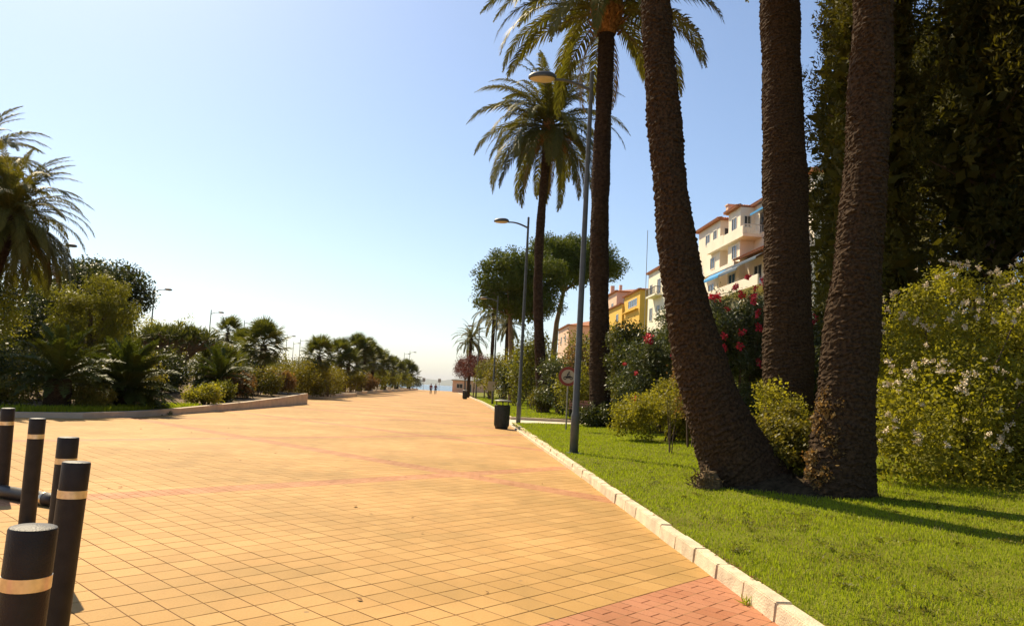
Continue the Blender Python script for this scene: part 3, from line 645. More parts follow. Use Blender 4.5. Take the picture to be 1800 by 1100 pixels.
date_palm('date_palm', 'palm with ivy-covered foot next to the white-flowered shrub', (6.15, 11.5, .22),
          [(6.05, 11.5, -.2), (6.12, 11.5, .6), (6.17, 11.5, 1.6), (6.30, 11.5, 3.5), (6.47, 11.5, 5.2), (6.58, 11.5, 7), (6.60, 11.5, 9), (6.6, 11.5, 12.5)], [.62, .50, .43, .37, .33, .31, .31, .31], None, 1.0, 44, seed=13, amp=.04)
date_palm('date_palm', 'tall slim palm with orange leaf bases below its crown, by the bench', (6.24, 31.6, .2),
          [(6.24, 31.6, -.2), (6.12, 31.6, 3), (5.90, 31.6, 7), (5.85, 31.6, 11), (5.82, 31.6, 15), (5.80, 31.6, 18.2)], [.50, .42, .39, .38, .34, .34], None, 1.55, 64, seed=14, amp=.035, res=2, vres=3, bark='bark2', low=.16, old=3, bscale=1.4)
date_palm('date_palm', 'palm with hanging orange date bunches and full round crown', (5.75, 47.8, .2),
          [(5.75, 47.8, -.2), (5.45, 47.8, 3), (5.02, 47.8, 8.3), (4.98, 47.8, 12), (5.1, 47.8, 15.5), (5.2, 47.8, 18.3)], [.44, .34, .29, .27, .26, .30], None, 1.42, 84, seed=15, amp=.03, res=2, vres=3, bark='bark2', fruit=7, low=-.12, old=4)
# base growth of the front palms
rb = MB(); rr_ = np.random.default_rng(5); cloud(rb, rr_, rr_.normal(0, .1, (12, 3)) + np.array([0, 0, .1]), rr_.uniform(.08, .16, 12), 60, .12, .03, 0, .2)
rb.lathe([(.0005, .26), (.1, .24), (.18, .14), (.2, 0), (.16, -.1)], 14); rb.obj('root_burl', M['fibre'], None)
tag(bpy.data.objects['root_burl'], 'fibrous brown root lump at the foot of the leaning palm', 'root')
bpy.data.objects['root_burl'].location = (4.22, 12.15, gz(4.2, 12.1) + .02)

sm = MB(); rq = np.random.default_rng(23); th = np.linspace(0, 2 * pi, 40, endpoint=False); rings = [np.stack([f * np.cos(th) * (1 + .07 * np.sin(th * 5 + f)) * 1.55, f * np.sin(th) * (1 + .08 * np.sin(th * 4)) * .72, np.full(40, .26 * (1 - f ** 1.6) - .05) + rq.normal(0, .022, 40)], -1) for f in (.05, .2, .35, .5, .65, .8, .92, 1.05)]
i = np.arange(7)[:, None] * 40; j = np.arange(40)[None]; j2 = (j + 1) % 40; sm.add(np.concatenate(rings), np.stack([i + j, i + 40 + j, i + 40 + j2, i + j2], -1).reshape(-1, 4)); o = sm.obj('root_mound', M['bank'], None, True, (5.55, 11.95, gz(5.5, 12.)))
tag(o, 'dark earth and root mound joining the leaning palm to its ivy-footed neighbour', 'mound'); o.rotation_euler = (0, 0, radians(-38))
def small_date_palm(label, base, h, size, n, seed, tr=.22, lean=0., group='smaller palms in the background', low=0.):
    rng = np.random.default_rng(seed); t = thing('date_palm', label, 'palm tree', base, group)
    palm_trunk([(0, 0, -.2), (lean * .3, 0, h * .33), (lean * .6, 0, h * .66), (lean, 0, h)], [tr * 1.3, tr, tr, tr], rng, M['bark2'], t, 10, .2, .025, 2, 3)
    c = np.array([lean, 0, h]); boots(c - np.array([0, 0, .1]), tr, .6, rng, t, M['bark2'], 20); date_crown(t, c + np.array([0, 0, .2]), n, size, rng, low, 3)
small_date_palm('feathery palm standing above the purple-leaved trees', (2.1, 110, .1), 8.1, .85, 44, 21)
small_date_palm('palm under the edge of the umbrella pine, next to the feathery palm', (4.6, 96, .15), 10.6, .95, 44, 22)
small_date_palm('slim palm in the shade of the umbrella pine', (5.9, 88, .2), 8.6, .8, 34, 23)
small_date_palm('big drooping palm overhanging the cycad bed', (-19.3, 30.5, .3), 6.6, .84, 120, 24, .36, 1.5, 'big palms over the cycad bed', -.3)
small_date_palm('taller palm behind the big drooping palm over the cycad bed', (-22.0, 33., .3), 9.0, .9, 100, 25, .38, 1.0, 'big palms over the cycad bed', -.3)

def fan_leaf(rng, pet=.75, R=.62, ns=26, m=None, sp=2.3):
    mb = MB(); mb.tube([(0, 0, 0), (pet * .5, 0, .02), (pet, 0, 0)], [.016, .013, .01], 4, False, .8)
    a = np.linspace(-sp, sp, ns); D = np.stack([np.cos(a), np.sin(a), .18 * np.cos(a * 2) + rng.normal(0, .05, ns)], -1); D = norm(D); P = np.tile([[pet, 0, 0]], (ns, 1)).astype(float)
    Wd = np.stack([-np.sin(a), np.cos(a), np.where(np.arange(ns) % 2, .3, -.3)], -1); L = R * (1 - .12 * np.abs(a) / sp) * rng.uniform(.9, 1.05, ns)
    mid = P + D * (L * .55)[:, None]; tip = P + D * L[:, None] - np.array([0, 0, 1]) * (L * .14)[:, None]; w_ = R * sp / ns * .55
    V = np.stack([P, mid + Wd * w_, tip, mid - Wd * w_], 1); mb.add(V, np.arange(4 * ns).reshape(ns, 4), np.repeat(np.clip(rng.normal(.5, .2, ns), 0, 1), 4))
    return mb.mesh('fan_leaf', m)
FAN = [fan_leaf(rngF, m=LM['fan']) for _ in range(3)]
def fan_palm(label, base, h, size, n, seed, tr=.13, skirt=True, lo=-50, group='fan palms in the planted beds', trunks=1):
    rng = np.random.default_rng(seed); t = thing('fan_palm', label, 'palm tree', base, group)
    for q in range(trunks):
        ox = 0 if trunks == 1 else (q - (trunks - 1) / 2) * .7 * size; hh = h * (1 - .22 * (q % 2))
        palm_trunk([(ox * .3, 0, -.2), (ox * .6, 0, hh * .5), (ox, 0, hh)], [tr * 1.2, tr, tr], rng, M['bark'], t, 8, .14, .035, 2, 3)
        for k in range(n):
            f = k / (n - 1); az = k * 2.39996 + rng.normal(0, .1); e = radians(82 + (lo - 82) * f) ; o = link('fan_leaf', FAN[k % 3], t, (ox, 0, hh + .1 - .25 * f)); s_ = size * rng.uniform(.85, 1.12)
            o.scale = (s_, s_, s_); o.rotation_euler = (rng.normal(0, .25), -e, az)
CYC = [frond_mesh('cycad_frond', 1.5, radians(e), radians(d), 64, .22, .03, LM['cycad'], rngF, vee=.4, rach=.014, t0=.14, lax=.1, fwd=.6) for e, d in ((80, 40), (58, 48), (38, 52), (18, 50), (0, 40), (-20, 25))]
def cycad(label, base, h, size, n, seed, tr=.22, lo=5):
    rng = np.random.default_rng(seed); t = thing('cycad', label, 'cycad', base, 'cycads in the near planted bed')
    palm_trunk([(0, 0, -.2), (0, 0, h * .5), (0, 0, h)], [tr, tr * 1.05, tr], rng, M['bark'], t, 12, .09, .04, 3, 4)
    for k in range(n):
        f = k / (n - 1); e = int(min(lo, f * (lo + 1))); az = k * 2.39996 + rng.normal(0, .1); o = link('cycad_frond', CYC[e], t, (.06 * cos(az), .06 * sin(az), h + .15 - .2 * f)); s_ = size * rng.uniform(.88, 1.1)
        o.scale = (s_, s_, s_); o.rotation_euler = (rng.normal(0, .15), 0, az)

# ------------------------------------------------------------------ right-hand side planting
FS = [(-.9, -.7, .9, 1.3, 1.2, 1.3), (.9, .0, 1.6, 1.7, 1.6, 1.9), (2.9, .2, 1.9, 1.9, 1.7, 2.2), (1.3, 1.7, 2.6, 1.7, 1.5, 2.0), (3.6, 1.6, 2.9, 1.8, 1.5, 2.1), (4.9, -.6, 1.5, 1.7, 1.5, 1.8), (-.2, 1.1, 1.7, 1.2, 1.2, 1.6), (2., -.9, .8, 1.5, 1.0, 1.0), (-.9, -1.1, .35, 1.2, .8, .8), (1.2, -1.4, .4, 1.5, .8, .9), (3.4, -1.4, .5, 1.7, .9, 1.0)]
t, C, rng = shrub('flowering_shrub', 'large sprawling shrub covered in small white flowers', (9.6, 14.0, .32), FS, 340, (.26, .46), 215, .078, .042, 'lime', 'shrub', nst=16, up=.3, lower=-.6)
flowers(t, C, rng, FS, 290, M['flowerwhite'], .055, 40, .034, (-.3, -.75, .35), out=.97, zmin=.7)
OE = [(0, 0, 1.8, 1.5, 1.3, 2.1), (.3, .2, 3.3, 1.25, 1.2, 1.6), (-.7, -.1, 2.7, 1.1, 1.0, 1.7), (1.0, -.2, 2.7, .9, .9, 1.7)]
t, C, rng = shrub('oleander', 'tall oleander with red flowers in front of the white building', (8.3, 21.5, .35), OE, 150, (.22, .42), 210, .15, .03, 'oleander', 'shrub', 'red-flowered oleanders', up=.2, nst=14, lower=-.7)
flowers(t, C, rng, OE, 30, M['flowerred'], .09, 46, .07, (-.2, -.9, .25), out=1.0)
OE2 = [(0, 0, 1.6, 1.4, 1.2, 1.8), (.3, 0, 3.0, 1.0, 1.0, 1.6), (-.8, .2, 2.1, .9, .9, 1.4)]
t, C, rng = shrub('oleander', 'oleander with few red blossoms beside the leaning trunk', (7.6, 27., .3), OE2, 80, (.25, .42), 170, .15, .035, 'oleander', 'shrub', 'red-flowered oleanders', up=.2, nst=12, lower=-.7)
flowers(t, C, rng, OE2, 16, M['flowerred'], .10, 40, .08, (-.3, -.8, .4), out=1.0)
t, C, rng = shrub('oleander', 'oleander with pink-red flowers seen between the two trunks', (11.3, 23.5, .9), [(0, 0, 1.4, 1.2, 1, 1.6), (.4, 0, 2.3, .9, .9, 1.3)], 50, (.25, .42), 150, .15, .035, 'oleander', 'shrub', 'red-flowered oleanders', up=.2)
flowers(t, C, rng, [(0, 0, 1.4, 1.2, 1, 1.6), (.4, 0, 2.3, .9, .9, 1.3)], 12, M['flowerred'], .11, 40, .08, (-.3, -.8, .3), out=1.0)
shrub('shrub', 'rounded lime green bush between two palm trunks at the lawn edge', (6.5, 23.2, .2), [(-.3, 0, .7, 1.2, 1.0, .9), (.6, .1, 1.15, 1.0, .9, 1.0), (1.2, 0, .7, .7, .8, .9), (-.9, -.1, .5, .7, .8, .7)], 95, (.2, .36), 190, .07, .04, 'lime', lower=-.6)
shrub('shrub', 'reddish young shrub in front of the oleander by the leaning trunk', (6.6, 20.6, .25), [(0, 0, 1.9, .5, .45, .8), (.1, 0, 1.1, .5, .4, .7)], 30, (.16, .28), 120, .08, .04, 'brown', lower=-.8, nst=6, sr=.02)
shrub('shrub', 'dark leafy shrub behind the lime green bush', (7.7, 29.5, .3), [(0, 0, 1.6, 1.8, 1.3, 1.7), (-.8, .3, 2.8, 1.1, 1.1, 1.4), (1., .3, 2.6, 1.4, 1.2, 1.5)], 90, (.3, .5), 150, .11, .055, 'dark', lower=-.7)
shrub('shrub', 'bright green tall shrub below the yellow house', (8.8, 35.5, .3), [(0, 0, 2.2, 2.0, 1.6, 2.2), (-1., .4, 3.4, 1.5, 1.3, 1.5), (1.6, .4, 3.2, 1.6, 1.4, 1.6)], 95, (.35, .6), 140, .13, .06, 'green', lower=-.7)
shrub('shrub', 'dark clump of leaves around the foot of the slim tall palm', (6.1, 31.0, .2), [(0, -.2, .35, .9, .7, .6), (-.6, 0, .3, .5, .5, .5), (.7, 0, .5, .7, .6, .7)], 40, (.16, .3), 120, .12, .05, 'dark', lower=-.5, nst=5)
shrub('shrub', 'lime shrub behind the trunks beside the ivy mound', (7.1, 15.8, .3), [(0, 0, .8, .55, .5, .9), (-.25, 0, 1.3, .4, .4, .6), (.9, -.2, .7, .5, .5, .7)], 46, (.15, .26), 150, .06, .035, 'lime', lower=-.8, nst=6, sr=.015)
shrub('ivy_mound', 'mound of ivy and dry stems between the three palm bases', (5.75, 12.5, .2), [(0, 0, .45, .75, .5, .75), (.15, .5, .65, .7, .5, .75), (-.3, .4, .5, .6, .5, .6)], 90, (.12, .22), 150, .055, .04, 'ivy', 'ivy', lower=-.4, nst=8, sr=.014)
shrub('ivy', 'brown-red ivy climbing the foot of the palm by the flowers', (5.86, 11.35, .2), [(0, 0, .5, .30, .3, .55), (.05, 0, 1.2, .22, .25, .5)], 36, (.10, .17), 130, .05, .04, 'brown', 'ivy', lower=-.8, nst=5, sr=.012)
sp = thing('sapling', 'thin sapling with three bare stems standing in the lawn', 'sapling', (5.47, 18.62, gz(5.47, 18.62)))
rs = np.random.default_rng(9)
for k in range(3):
    a = k * 2.1; MB().tube([(.03 * cos(a), .03 * sin(a), -.05), (.07 * cos(a), .07 * sin(a), .5), (.16 * cos(a), .12 * sin(a), 1.2), (.2 * cos(a), .16 * sin(a), 1.7)], [.014, .012, .009, .004], 6).obj('stem', M['wood'], sp, True)
mb = MB(); cloud(mb, rs, blobcentres(rs, [(0, 0, 1.25, .3, .28, .75)], 24, .7, -1), rs.uniform(.1, .2, 24), 26, .075, .035, .2, .2); mb.obj('foliage', LM['olive'], sp)
mid = [('shrub', 'grey-green flowering shrub by the foot of the date-bunch palm', (6.3, 44.5, .3), 1.5, 3.6, 'oleander'), ('shrub', 'reddish brown shrub above the round sign', (8.1, 44., .3), 1.5, 4.9, 'brown'),
       ('shrub', 'broad green shrub behind the round sign', (7.2, 41.5, .3), 1.6, 3.0, 'green'), ('shrub', 'olive shrub hugging the foot of the date-bunch palm', (5.6, 46.5, .25), .8, 1.6, 'olive'),
       ('shrub', 'pale green tree-like shrub behind the second lamp', (5.9, 56., .3), 2.0, 5.6, 'green'), ('shrub', 'dense dark shrub lining the far lawn', (5.4, 64., .3), 1.8, 4.2, 'dark'),
       ('shrub', 'bright shrub catching sun under the umbrella pine', (7.0, 70., .3), 2.6, 7.2, 'lime'), ('shrub', 'olive green shrub next to the notice board', (5.2, 76., .3), 2.2, 5.6, 'olive'),
       ('shrub', 'green shrub behind the purple-leaved trees', (4.8, 92., .3), 2.2, 5.5, 'green'), ('shrub', 'tall pale shrub right of the umbrella pine trunk', (10.2, 58., .5), 2.2, 6.6, 'green'), ('shrub', 'deep green shrub below the pink house', (9.8, 50., .5), 2.2, 5.2, 'dark'),
       ('shrub', 'leafy shrub under the yellow house, beyond the palms', (13.5, 56., 1.5), 2.8, 5.2, 'olive'), ('shrub', 'shrub on the bank below the white building', (15., 46., 2.), 2.6, 4.6, 'green'), ('shrub', 'dark shrub on the bank between oleander and white building', (13.6, 33., 1.6), 2.2, 3.2, 'dark'),
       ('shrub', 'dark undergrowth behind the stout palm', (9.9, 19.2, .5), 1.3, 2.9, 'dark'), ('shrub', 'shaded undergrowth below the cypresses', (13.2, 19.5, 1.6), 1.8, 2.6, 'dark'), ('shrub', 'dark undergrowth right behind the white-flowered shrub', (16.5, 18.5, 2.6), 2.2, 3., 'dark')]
for nm, lb, loc, r, h, lm in mid:
    k = 1 if loc[1] < 50 else 1.5
    shrub(nm, lb, loc, [(0, 0, h * .38, r, r * .9, h * .42), (r * .3, .1, h * .66, r * .75, r * .7, h * .34), (-r * .4, 0, h * .55, r * .65, r * .6, h * .33)], 60, (.22 * r, .36 * r), 80, .095 * k + .024 * r, .05 * k + .012 * r, lm, 'shrub', 'shrubs behind the lawn', lower=-.75)

def conifer(label, base, h, r, z0, seed, lm='cypress', nb=170, per=125, group='dark cypress trees'):
    rng = np.random.default_rng(seed); t = thing('cypress_tree', label, 'cypress', base, group)
    tk = MB().tube([(0, 0, -.4), (.05, 0, h * .3), (0, .05, h * .7), (0, 0, h * .95)], [.26, .22, .14, .03], 10)
    f = rng.random(nb) ** .85; z = z0 + (h - z0) * f; a = rng.uniform(0, 2 * pi, nb); prof = r * (np.clip(1.15 * (1 - f) ** .45, .15, 1)) * np.where(f < .12, .6 + f * 3.3, 1.); k = rng.uniform(.5, 1.02, nb) + .3 * (rng.random(nb) < .22)
    C = np.stack([np.cos(a) * prof * k, np.sin(a) * prof * k, z], -1); R = np.stack([rng.uniform(.28, .5, nb)] * 2 + [rng.uniform(.55, 1.0, nb)], -1) * (r / 2.)
    mb = MB(); cloud(mb, rng, C, R, per, .17, .055, .1, .35, -.5); cloud(mb, rng, C * np.array([.45, .45, 1.]), R * 1.5, per // 3, .42, .24, .1, .1); mb.obj('crown', LM[lm], t)
    for q in range(14): c = C[q * 11 % nb]; tk.tube([(0, 0, c[2] - .8), (c[0] * .5, c[1] * .5, c[2] - .4), c], [.06, .04, .015], 5)
    tk.obj('trunk', M['wood'], t, True)
conifer('dark cypress with its edge showing right of the stout palm', (12.2, 21.2, 1.0), 17, 1.75, 2.2, 31)
conifer('tall dark cypress directly behind the white-flowered shrub', (14.6, 19.4, 1.9), 18, 2.1, 3.6, 32)
conifer('broad cypress at the lawn corner with sunlit hanging clumps', (15.6, 15.6, 2.2), 18, 2.4, 2.2, 33, per=160)
conifer('cypress beside the railing, farther up the bank', (17.6, 20.2, 3.), 18, 2.3, 1.8, 34)
conifer('slender cypress between the stout palm and the railing', (13.7, 25.2, 1.5), 18, 1.9, 1.6, 35)
conifer('cypress in the second row up the bank', (18.5, 25.5, 3.3), 17, 2.4, 5.2, 36)
conifer('heavy cypress overhanging the white-flowered shrub', (13.4, 12.6, 1.5), 17, 2.0, 5.4, 37)

conifer('cypress at the outer side of the flowered shrub, beyond the railing', (20.2, 17.2, 3.6), 18, 2.5, 3.5, 38, nb=210)
conifer('cypress standing nearest the lawn beyond the flowered shrub', (17.2, 11.6, 2.6), 18, 2.3, 3.0, 39)
conifer('cypress filling the back row above the terrace', (22.5, 24., 4.6), 17, 2.8, 2.5, 40, nb=110)
conifer('cypress far up the bank above the railing', (22.6, 34., 5.), 15, 3.4, .6, 141, nb=130)
conifer('cypress up the bank between trunk and railing', (18.6, 31.5, 3.4), 16, 2.8, .8, 142, nb=130)
# umbrella pines
def stone_pine(label, base, h, rx, rz_, seed, trunk_pts, ell):
    rng = np.random.default_rng(seed); t = thing('umbrella_pine', label, 'pine tree', base, 'umbrella pines')
    MB().tube(trunk_pts, np.linspace(.42, .18, len(trunk_pts)), 10).obj('trunk', M['wood2'], t, True)
    C = blobcentres(rng, ell, 190, .85, -.55); R = np.stack([rng.uniform(.6, 1.05, 190)] * 2 + [rng.uniform(.45, .75, 190)], -1); mb = MB()
    cloud(mb, rng, C, R, 170, .26, .10, .5, .4, -.2); C2 = blobcentres(rng, ell, 50, .5, -.8); cloud(mb, rng, C2, np.full(50, 1.1), 90, .45, .25, .3, .1); mb.obj('crown', LM['pine'], t)
    b = MB(); top = np.array(trunk_pts[-1])
    for q in range(12): c = C[q * 9]; b.tube([top - np.array([0, 0, .6]), (top + c) / 2 + np.array([0, 0, -.3]), c], [.12, .08, .03], 6)
    b.obj('limbs', M['wood2'], t, True)
stone_pine('left umbrella pine with the lower, wider crown', (5.6, 72, .3), 14, 4, 3, 41, [(0, 0, -.3), (-.1, 0, 3), (-.4, 0, 6), (-.7, 0, 9)],
           [(-.9, 0, 11.9, 3.3, 3.0, 2.9), (2.0, 0, 12.0, 2.9, 2.8, 2.7), (-1.9, 0, 9.9, 2.4, 2.1, 1.7), (.8, 0, 9.2, 2.6, 2.2, 1.8), (2.6, 0, 9.8, 2., 2., 1.6)])
stone_pine('umbrella pine with the higher crown and bare pale trunk', (10.0, 77, .6), 16, 4, 3, 42, [(.1, 0, -.3), (.0, 0, 4), (.2, 0, 8), (.9, 0, 12.)],
           [(-.3, 0, 15.0, 3.1, 2.9, 2.2), (2.8, 0, 15.2, 3.2, 3.0, 2.1), (5.0, 0, 14.2, 2.0, 2.0, 1.7), (1.6, 0, 13.4, 4.0, 3.0, 1.5)])
# purple street trees
def round_tree(name, label, base, h, r, lm, seed, tr=.07, group=None):
    rng = np.random.default_rng(seed); t = thing(name, label, 'tree', base, group); MB().tube([(0, 0, -.2), (.03, 0, h * .3), (0, 0, h * .62)], [tr, tr * .8, tr * .5], 8).obj('trunk', M['wood'], t, True)
    ell = [(0, 0, h * .70, r, r, h * .30), (r * .3, 0, h * .62, r * .8, r * .8, h * .22)]; C = blobcentres(rng, ell, 50, .8, -.8); mb = MB(); cloud(mb, rng, C, rng.uniform(.25, .42, 50) * r, 110, .16, .09, .2, .2); mb.obj('crown', LM[lm], t)
    b = MB()
    for q in range(8): c = C[q * 6]; b.tube([(0, 0, h * .42), c * np.array([.5, .5, .85]), c], [tr * .5, tr * .35, .01], 5)
    b.obj('limbs', M['wood'], t, True)
for k, (x, y, h, r, lb) in enumerate([(1.0, 118, 6., 1.9, 'purple-leaved tree at the seaward end of the row'), (1.6, 111, 6.2, 1.9, 'purple-leaved tree, second from the sea'), (2.1, 104, 6.3, 2., 'purple-leaved tree in front of the feathery palm'), (3.4, 99, 5.6, 2., 'purple-leaved tree nearest the litter bin')]):
    round_tree('plum_tree', lb, (x + .6, y, .1), h, r, 'purple', 50 + k, .09, 'purple-leaved trees in a row')

# ------------------------------------------------------------------ left-hand planting
cycad('cycad on a short thick trunk with an open spreading crown', (-12.95, 25.9, .15), 1.0, 1.2, 60, 61, .36, 4)
cycad('low full cycad with fronds down to the ground', (-11.85, 28.4, .2), .65, 1.25, 130, 62, .3)
cycad('small cycad between the two large ones, set back', (-12.6, 30.5, .3), .35, .8, 34, 63, .2)
cycad('dark cycad set behind the reddish shrubs', (-11.9, 39.5, .4), .9, 1.15, 60, 64, .25)
def dragon_tree(base, label):
    rng = np.random.default_rng(66); t = thing('dragon_tree', label, 'dragon tree', base); MB().tube([(0, 0, -.2), (.0, 0, .6), (.05, 0, 1.2)], [.32, .27, .25], 12).obj('trunk', M['wood2'], t, True)
    ro = []
    for q in range(2):
        mb = MB(); n = 46; d = norm(rng.normal(size=(n, 3)) + np.array([0, 0, .45])); Wd = norm(np.cross(d, rng.normal(size=(n, 3)))); mb.quadleaf(np.zeros((n, 3)) + d * .05, d, Wd, .5 * rng.uniform(.8, 1.1, n), .045, rng.random(n)); ro.append(mb.mesh('leaf_rosette', LM['fan']))
    b = MB(); k = 0
    for a in range(9):
        az = a * 2 * pi / 9 + .2; p1 = np.array([.95 * cos(az), .75 * sin(az), 2.2 + .1 * sin(a * 3)]); b.tube([(.05, 0, 1.0), p1 * np.array([.55, .55, .8]), p1], [.16, .12, .09], 7)
        for c in range(7):
            az2 = az + (c - 3) * .2; rr = (.75 + .55 * ((c * 5 + a) % 4) / 1.7); p2 = np.array([rr * cos(az2) * 1.15, rr * sin(az2) * .9, 3.15 - .13 * rr ** 2 + rng.normal(0, .1)]); b.tube([p1, (p1 + p2) / 2 + np.array([0, 0, -.05]), p2], [.075, .06, .05], 5)
            o = link('leaf_rosette', ro[k % 2], t, p2 + np.array([0, 0, .08])); o.rotation_euler = (rng.normal(0, .25), rng.normal(0, .25), rng.uniform(0, 6)); s_ = rng.uniform(.95, 1.25); o.scale = (s_, s_, s_); k += 1
    b.obj('limbs', M['wood2'], t, True)
dragon_tree((-15.1, 42., .5), 'dragon tree with a flat wide crown on tan forking limbs')
fan_palm('fan palm with dark trunk standing above the reddish shrubs', (-12.5, 50., .3), 3.3, 1.35, 46, 71, .2)
fan_palm('fan palm top just showing behind the dragon tree', (-19., 64., .3), 4.7, 1.15, 34, 72, .16)
fan_palm('fan palm growing out of the clipped hedge', (-11.3, 63.5, .3), 3.2, 1.35, 40, 73, .16, lo=-60)
fan_palm('dark multi-stemmed fan palm beside the dragon tree', (-13.3, 44., .4), 1.5, 1.2, 34, 74, .13, trunks=2)
for k, (x, y, h, s_, n, tr, lb) in enumerate([(-11.9, 82., 3.9, 1.5, 34, 2, 'twin-stemmed fan palm right after the clipped hedge'), (-11.4, 92., 5.0, 1.6, 36, 2, 'tall fan palm pair at the start of the yucca bed'), (-11.6, 104., 5.0, 1.8, 36, 2, 'bushy fan palm in the middle of the yucca bed'),
                                              (-11.4, 124., 4.6, 1.7, 34, 2, 'fan palm farther along the yucca bed'), (-11.0, 146., 4.2, 1.7, 30, 2, 'small fan palm near the far lamps'), (-10.2, 172., 4.4, 1.9, 30, 2, 'last fan palm before the sea'), (-16.5, 60., 3.6, 1.2, 30, 1, 'drooping fan palm in the gap beside the lamps')]):
    fan_palm(lb, (x, y, .3), h, s_, n, 80 + k, .17, trunks=tr)
HE = [(-1.4, 2.5, 1.2, 1.7, 4.5, 1.6), (-1.6, -2., 1.15, 1.7, 3.2, 1.5), (-1.5, 8., 1.3, 1.6, 4.5, 1.7), (-3.8, -.5, 1.1, 2.5, 1.8, 1.4)]
shrub('hedge', 'clipped boxy hedge with yellow-green top along the low kerb', (-10.3, 63.5, .25), HE, 190, (.42, .65), 130, .14, .08, 'hedge', 'hedge', lower=-.9, nst=20)
shrub('hedge', 'lower part of the hedge beside the end of the plaster wall', (-14.4, 58.6, .3), [(0, 0, .9, 2.4, 1.5, 1.25), (-2.6, .2, .8, 2.2, 1.4, 1.1)], 70, (.4, .6), 120, .14, .08, 'hedge', 'hedge', lower=-.9)
lft = [('low bush of dry olive stems against the plaster wall end', (-11., 43.5, .5), 1.3, 1.5, 'ivy'), ('second reddish bush beside the fan palm foot', (-10.6, 46.2, .55), 1.0, 1.35, 'brown'), ('reddish bush next to the low green plants', (-11.5, 39.8, .4), 1.2, 1.3, 'brown'),
       ('low bright green plant cushion inside the curved wall', (-10.6, 33.2, .25), .8, .8, 'lime'), ('green cushion plant behind the curved wall', (-10.9, 36., .3), .8, .9, 'green'), ('dry olive groundcover left of the trunked cycad', (-14.6, 25.2, .15), 1.2, .8, 'ivy'), ('dry reddish groundcover at the outer end of the bed', (-16.4, 25.2, .15), 1.0, .9, 'brown'),
       ('yellowish plant tuft between the two big cycads', (-12.0, 26.2, .15), .6, .8, 'ivy'), ('lime branchy shrub under the big drooping palm', (-18.6, 31., 1.7), 1.6, 2.7, 'lime'), ('olive shrub behind the full cycad', (-13.8, 33.5, .3), 1.3, 2., 'olive'), ('dark shrub under the dragon tree', (-15.8, 41., .4), 1.6, 1.7, 'dark'),
       ('green shrub in front of the lamps, beside the dragon tree', (-18.6, 46., .4), 1.8, 4.2, 'lime'), ('yellow-green shrub top behind the dragon tree', (-21., 56., .4), 2.2, 5.4, 'lime'), ('dark shrub between the dragon tree and fan palm', (-15.5, 52., .4), 2., 3.2, 'dark'), ('olive shrub at the fan palm foot', (-13.4, 52.5, .4), 1.4, 2.2, 'olive'),
       ('brown-green shrub behind the fan palm', (-16.6, 56., .4), 1.8, 3.2, 'olive'), ('dark shrub behind the trunked cycad', (-14.8, 29.2, .2), 1.6, 2.1, 'dark'), ('dark undergrowth at the outer edge of the cycad bed', (-18., 28.5, .2), 1.8, 2.4, 'dark'),
       ('dark shrub filling the bed behind the full cycad', (-14.6, 38., .4), 1.5, 2.3, 'dark'), ('olive shrub filling the bed beside the thicket', (-16.4, 35., .4), 1.4, 2.2, 'olive'), ('green shrub behind the reddish bushes', (-12.9, 42.4, .45), 1.2, 2., 'green'), ('dark shrub behind the wall end', (-13.4, 47.2, .5), 1.6, 2.2, 'dark'), ('broad olive shrub beyond the dragon tree', (-22.5, 60., .3), 3., 3.6, 'olive'), ('broad dark shrub beyond the fan palm', (-19.5, 70., .3), 3., 3.4, 'dark'), ('broad green shrub in the second bed behind the hedge', (-16.5, 78., .3), 3., 3.6, 'green'), ('dark shrub far behind the hedge', (-17., 95., .3), 3.4, 3.8, 'dark'),
       ('dark shrub under the outer side of the big drooping palm', (-20.6, 34., .3), 2., 3., 'dark'), ('tall dark shrub below the dense dark tree', (-23.4, 39., .3), 2.4, 3.6, 'dark'), ('green shrub by the dry groundcover, away from the trunked cycad', (-18.6, 26.6, .2), 1.6, 1.7, 'green'), ('olive shrub at the trunk of the big drooping palm', (-16.8, 30., .2), 1.3, 1.9, 'olive'),
       ('green shrub at the foot of the yucca bed', (-11.5, 86., .35), 1.6, 2.4, 'hedge'), ('brown shrub over the far kerb', (-11.2, 98., .35), 1.5, 2., 'brown'), ('green shrub below the bushy fan palm', (-11.6, 109., .4), 2.2, 3., 'green'), ('pale shrub along the far yucca bed', (-11.6, 120., .4), 2., 3., 'olive'), ('dark shrub towards the far lamps', (-11.6, 134., .4), 2.4, 3.4, 'green'), ('low shrub by the last fan palm', (-11., 158., .4), 2.6, 3.4, 'green'), ('last shrub before the beach', (-10.4, 186., .4), 2.4, 2.6, 'dark')]
for lb, loc, r, h, lm in lft:
    k = .8 if loc[1] < 35 else 1.1 if loc[1] < 60 else 1.6
    shrub('shrub', lb, loc, [(0, 0, h * .4, r, r * .9, h * .45), (r * .35, .1, h * .6, r * .7, r * .7, h * .4), (-r * .4, 0, h * .55, r * .65, r * .6, h * .4)], 48, (.2 * r, .34 * r), 76, .09 * k + .02 * r, .047 * k + .011 * r, lm, 'shrub', 'shrubs in the planted beds', lower=-.7)
def big_tree(name, label, base, ell, lm, seed, nb, br, per, l, wd, trunk, droop=0.):
    t, C, rng = shrub(name, label, base, ell, nb, br, per, l, wd, lm, 'tree', 'trees behind the planted bed', up=.3, droop=droop, lower=-.8, nst=0, fname='crown')
    b = MB().tube(trunk, np.linspace(.3, .1, len(trunk)), 8)
    b.obj('trunk', M['wood'], t, True); b2 = MB(); tp = np.array(trunk[-1])
    for q in range(10): c = C[q * (len(C) // 10)]; b2.tube([tp - np.array([0, 0, .8]), (tp + c) / 2, c], [.1, .07, .02], 5)
    b2.obj('limbs', M['wood'], t, True)
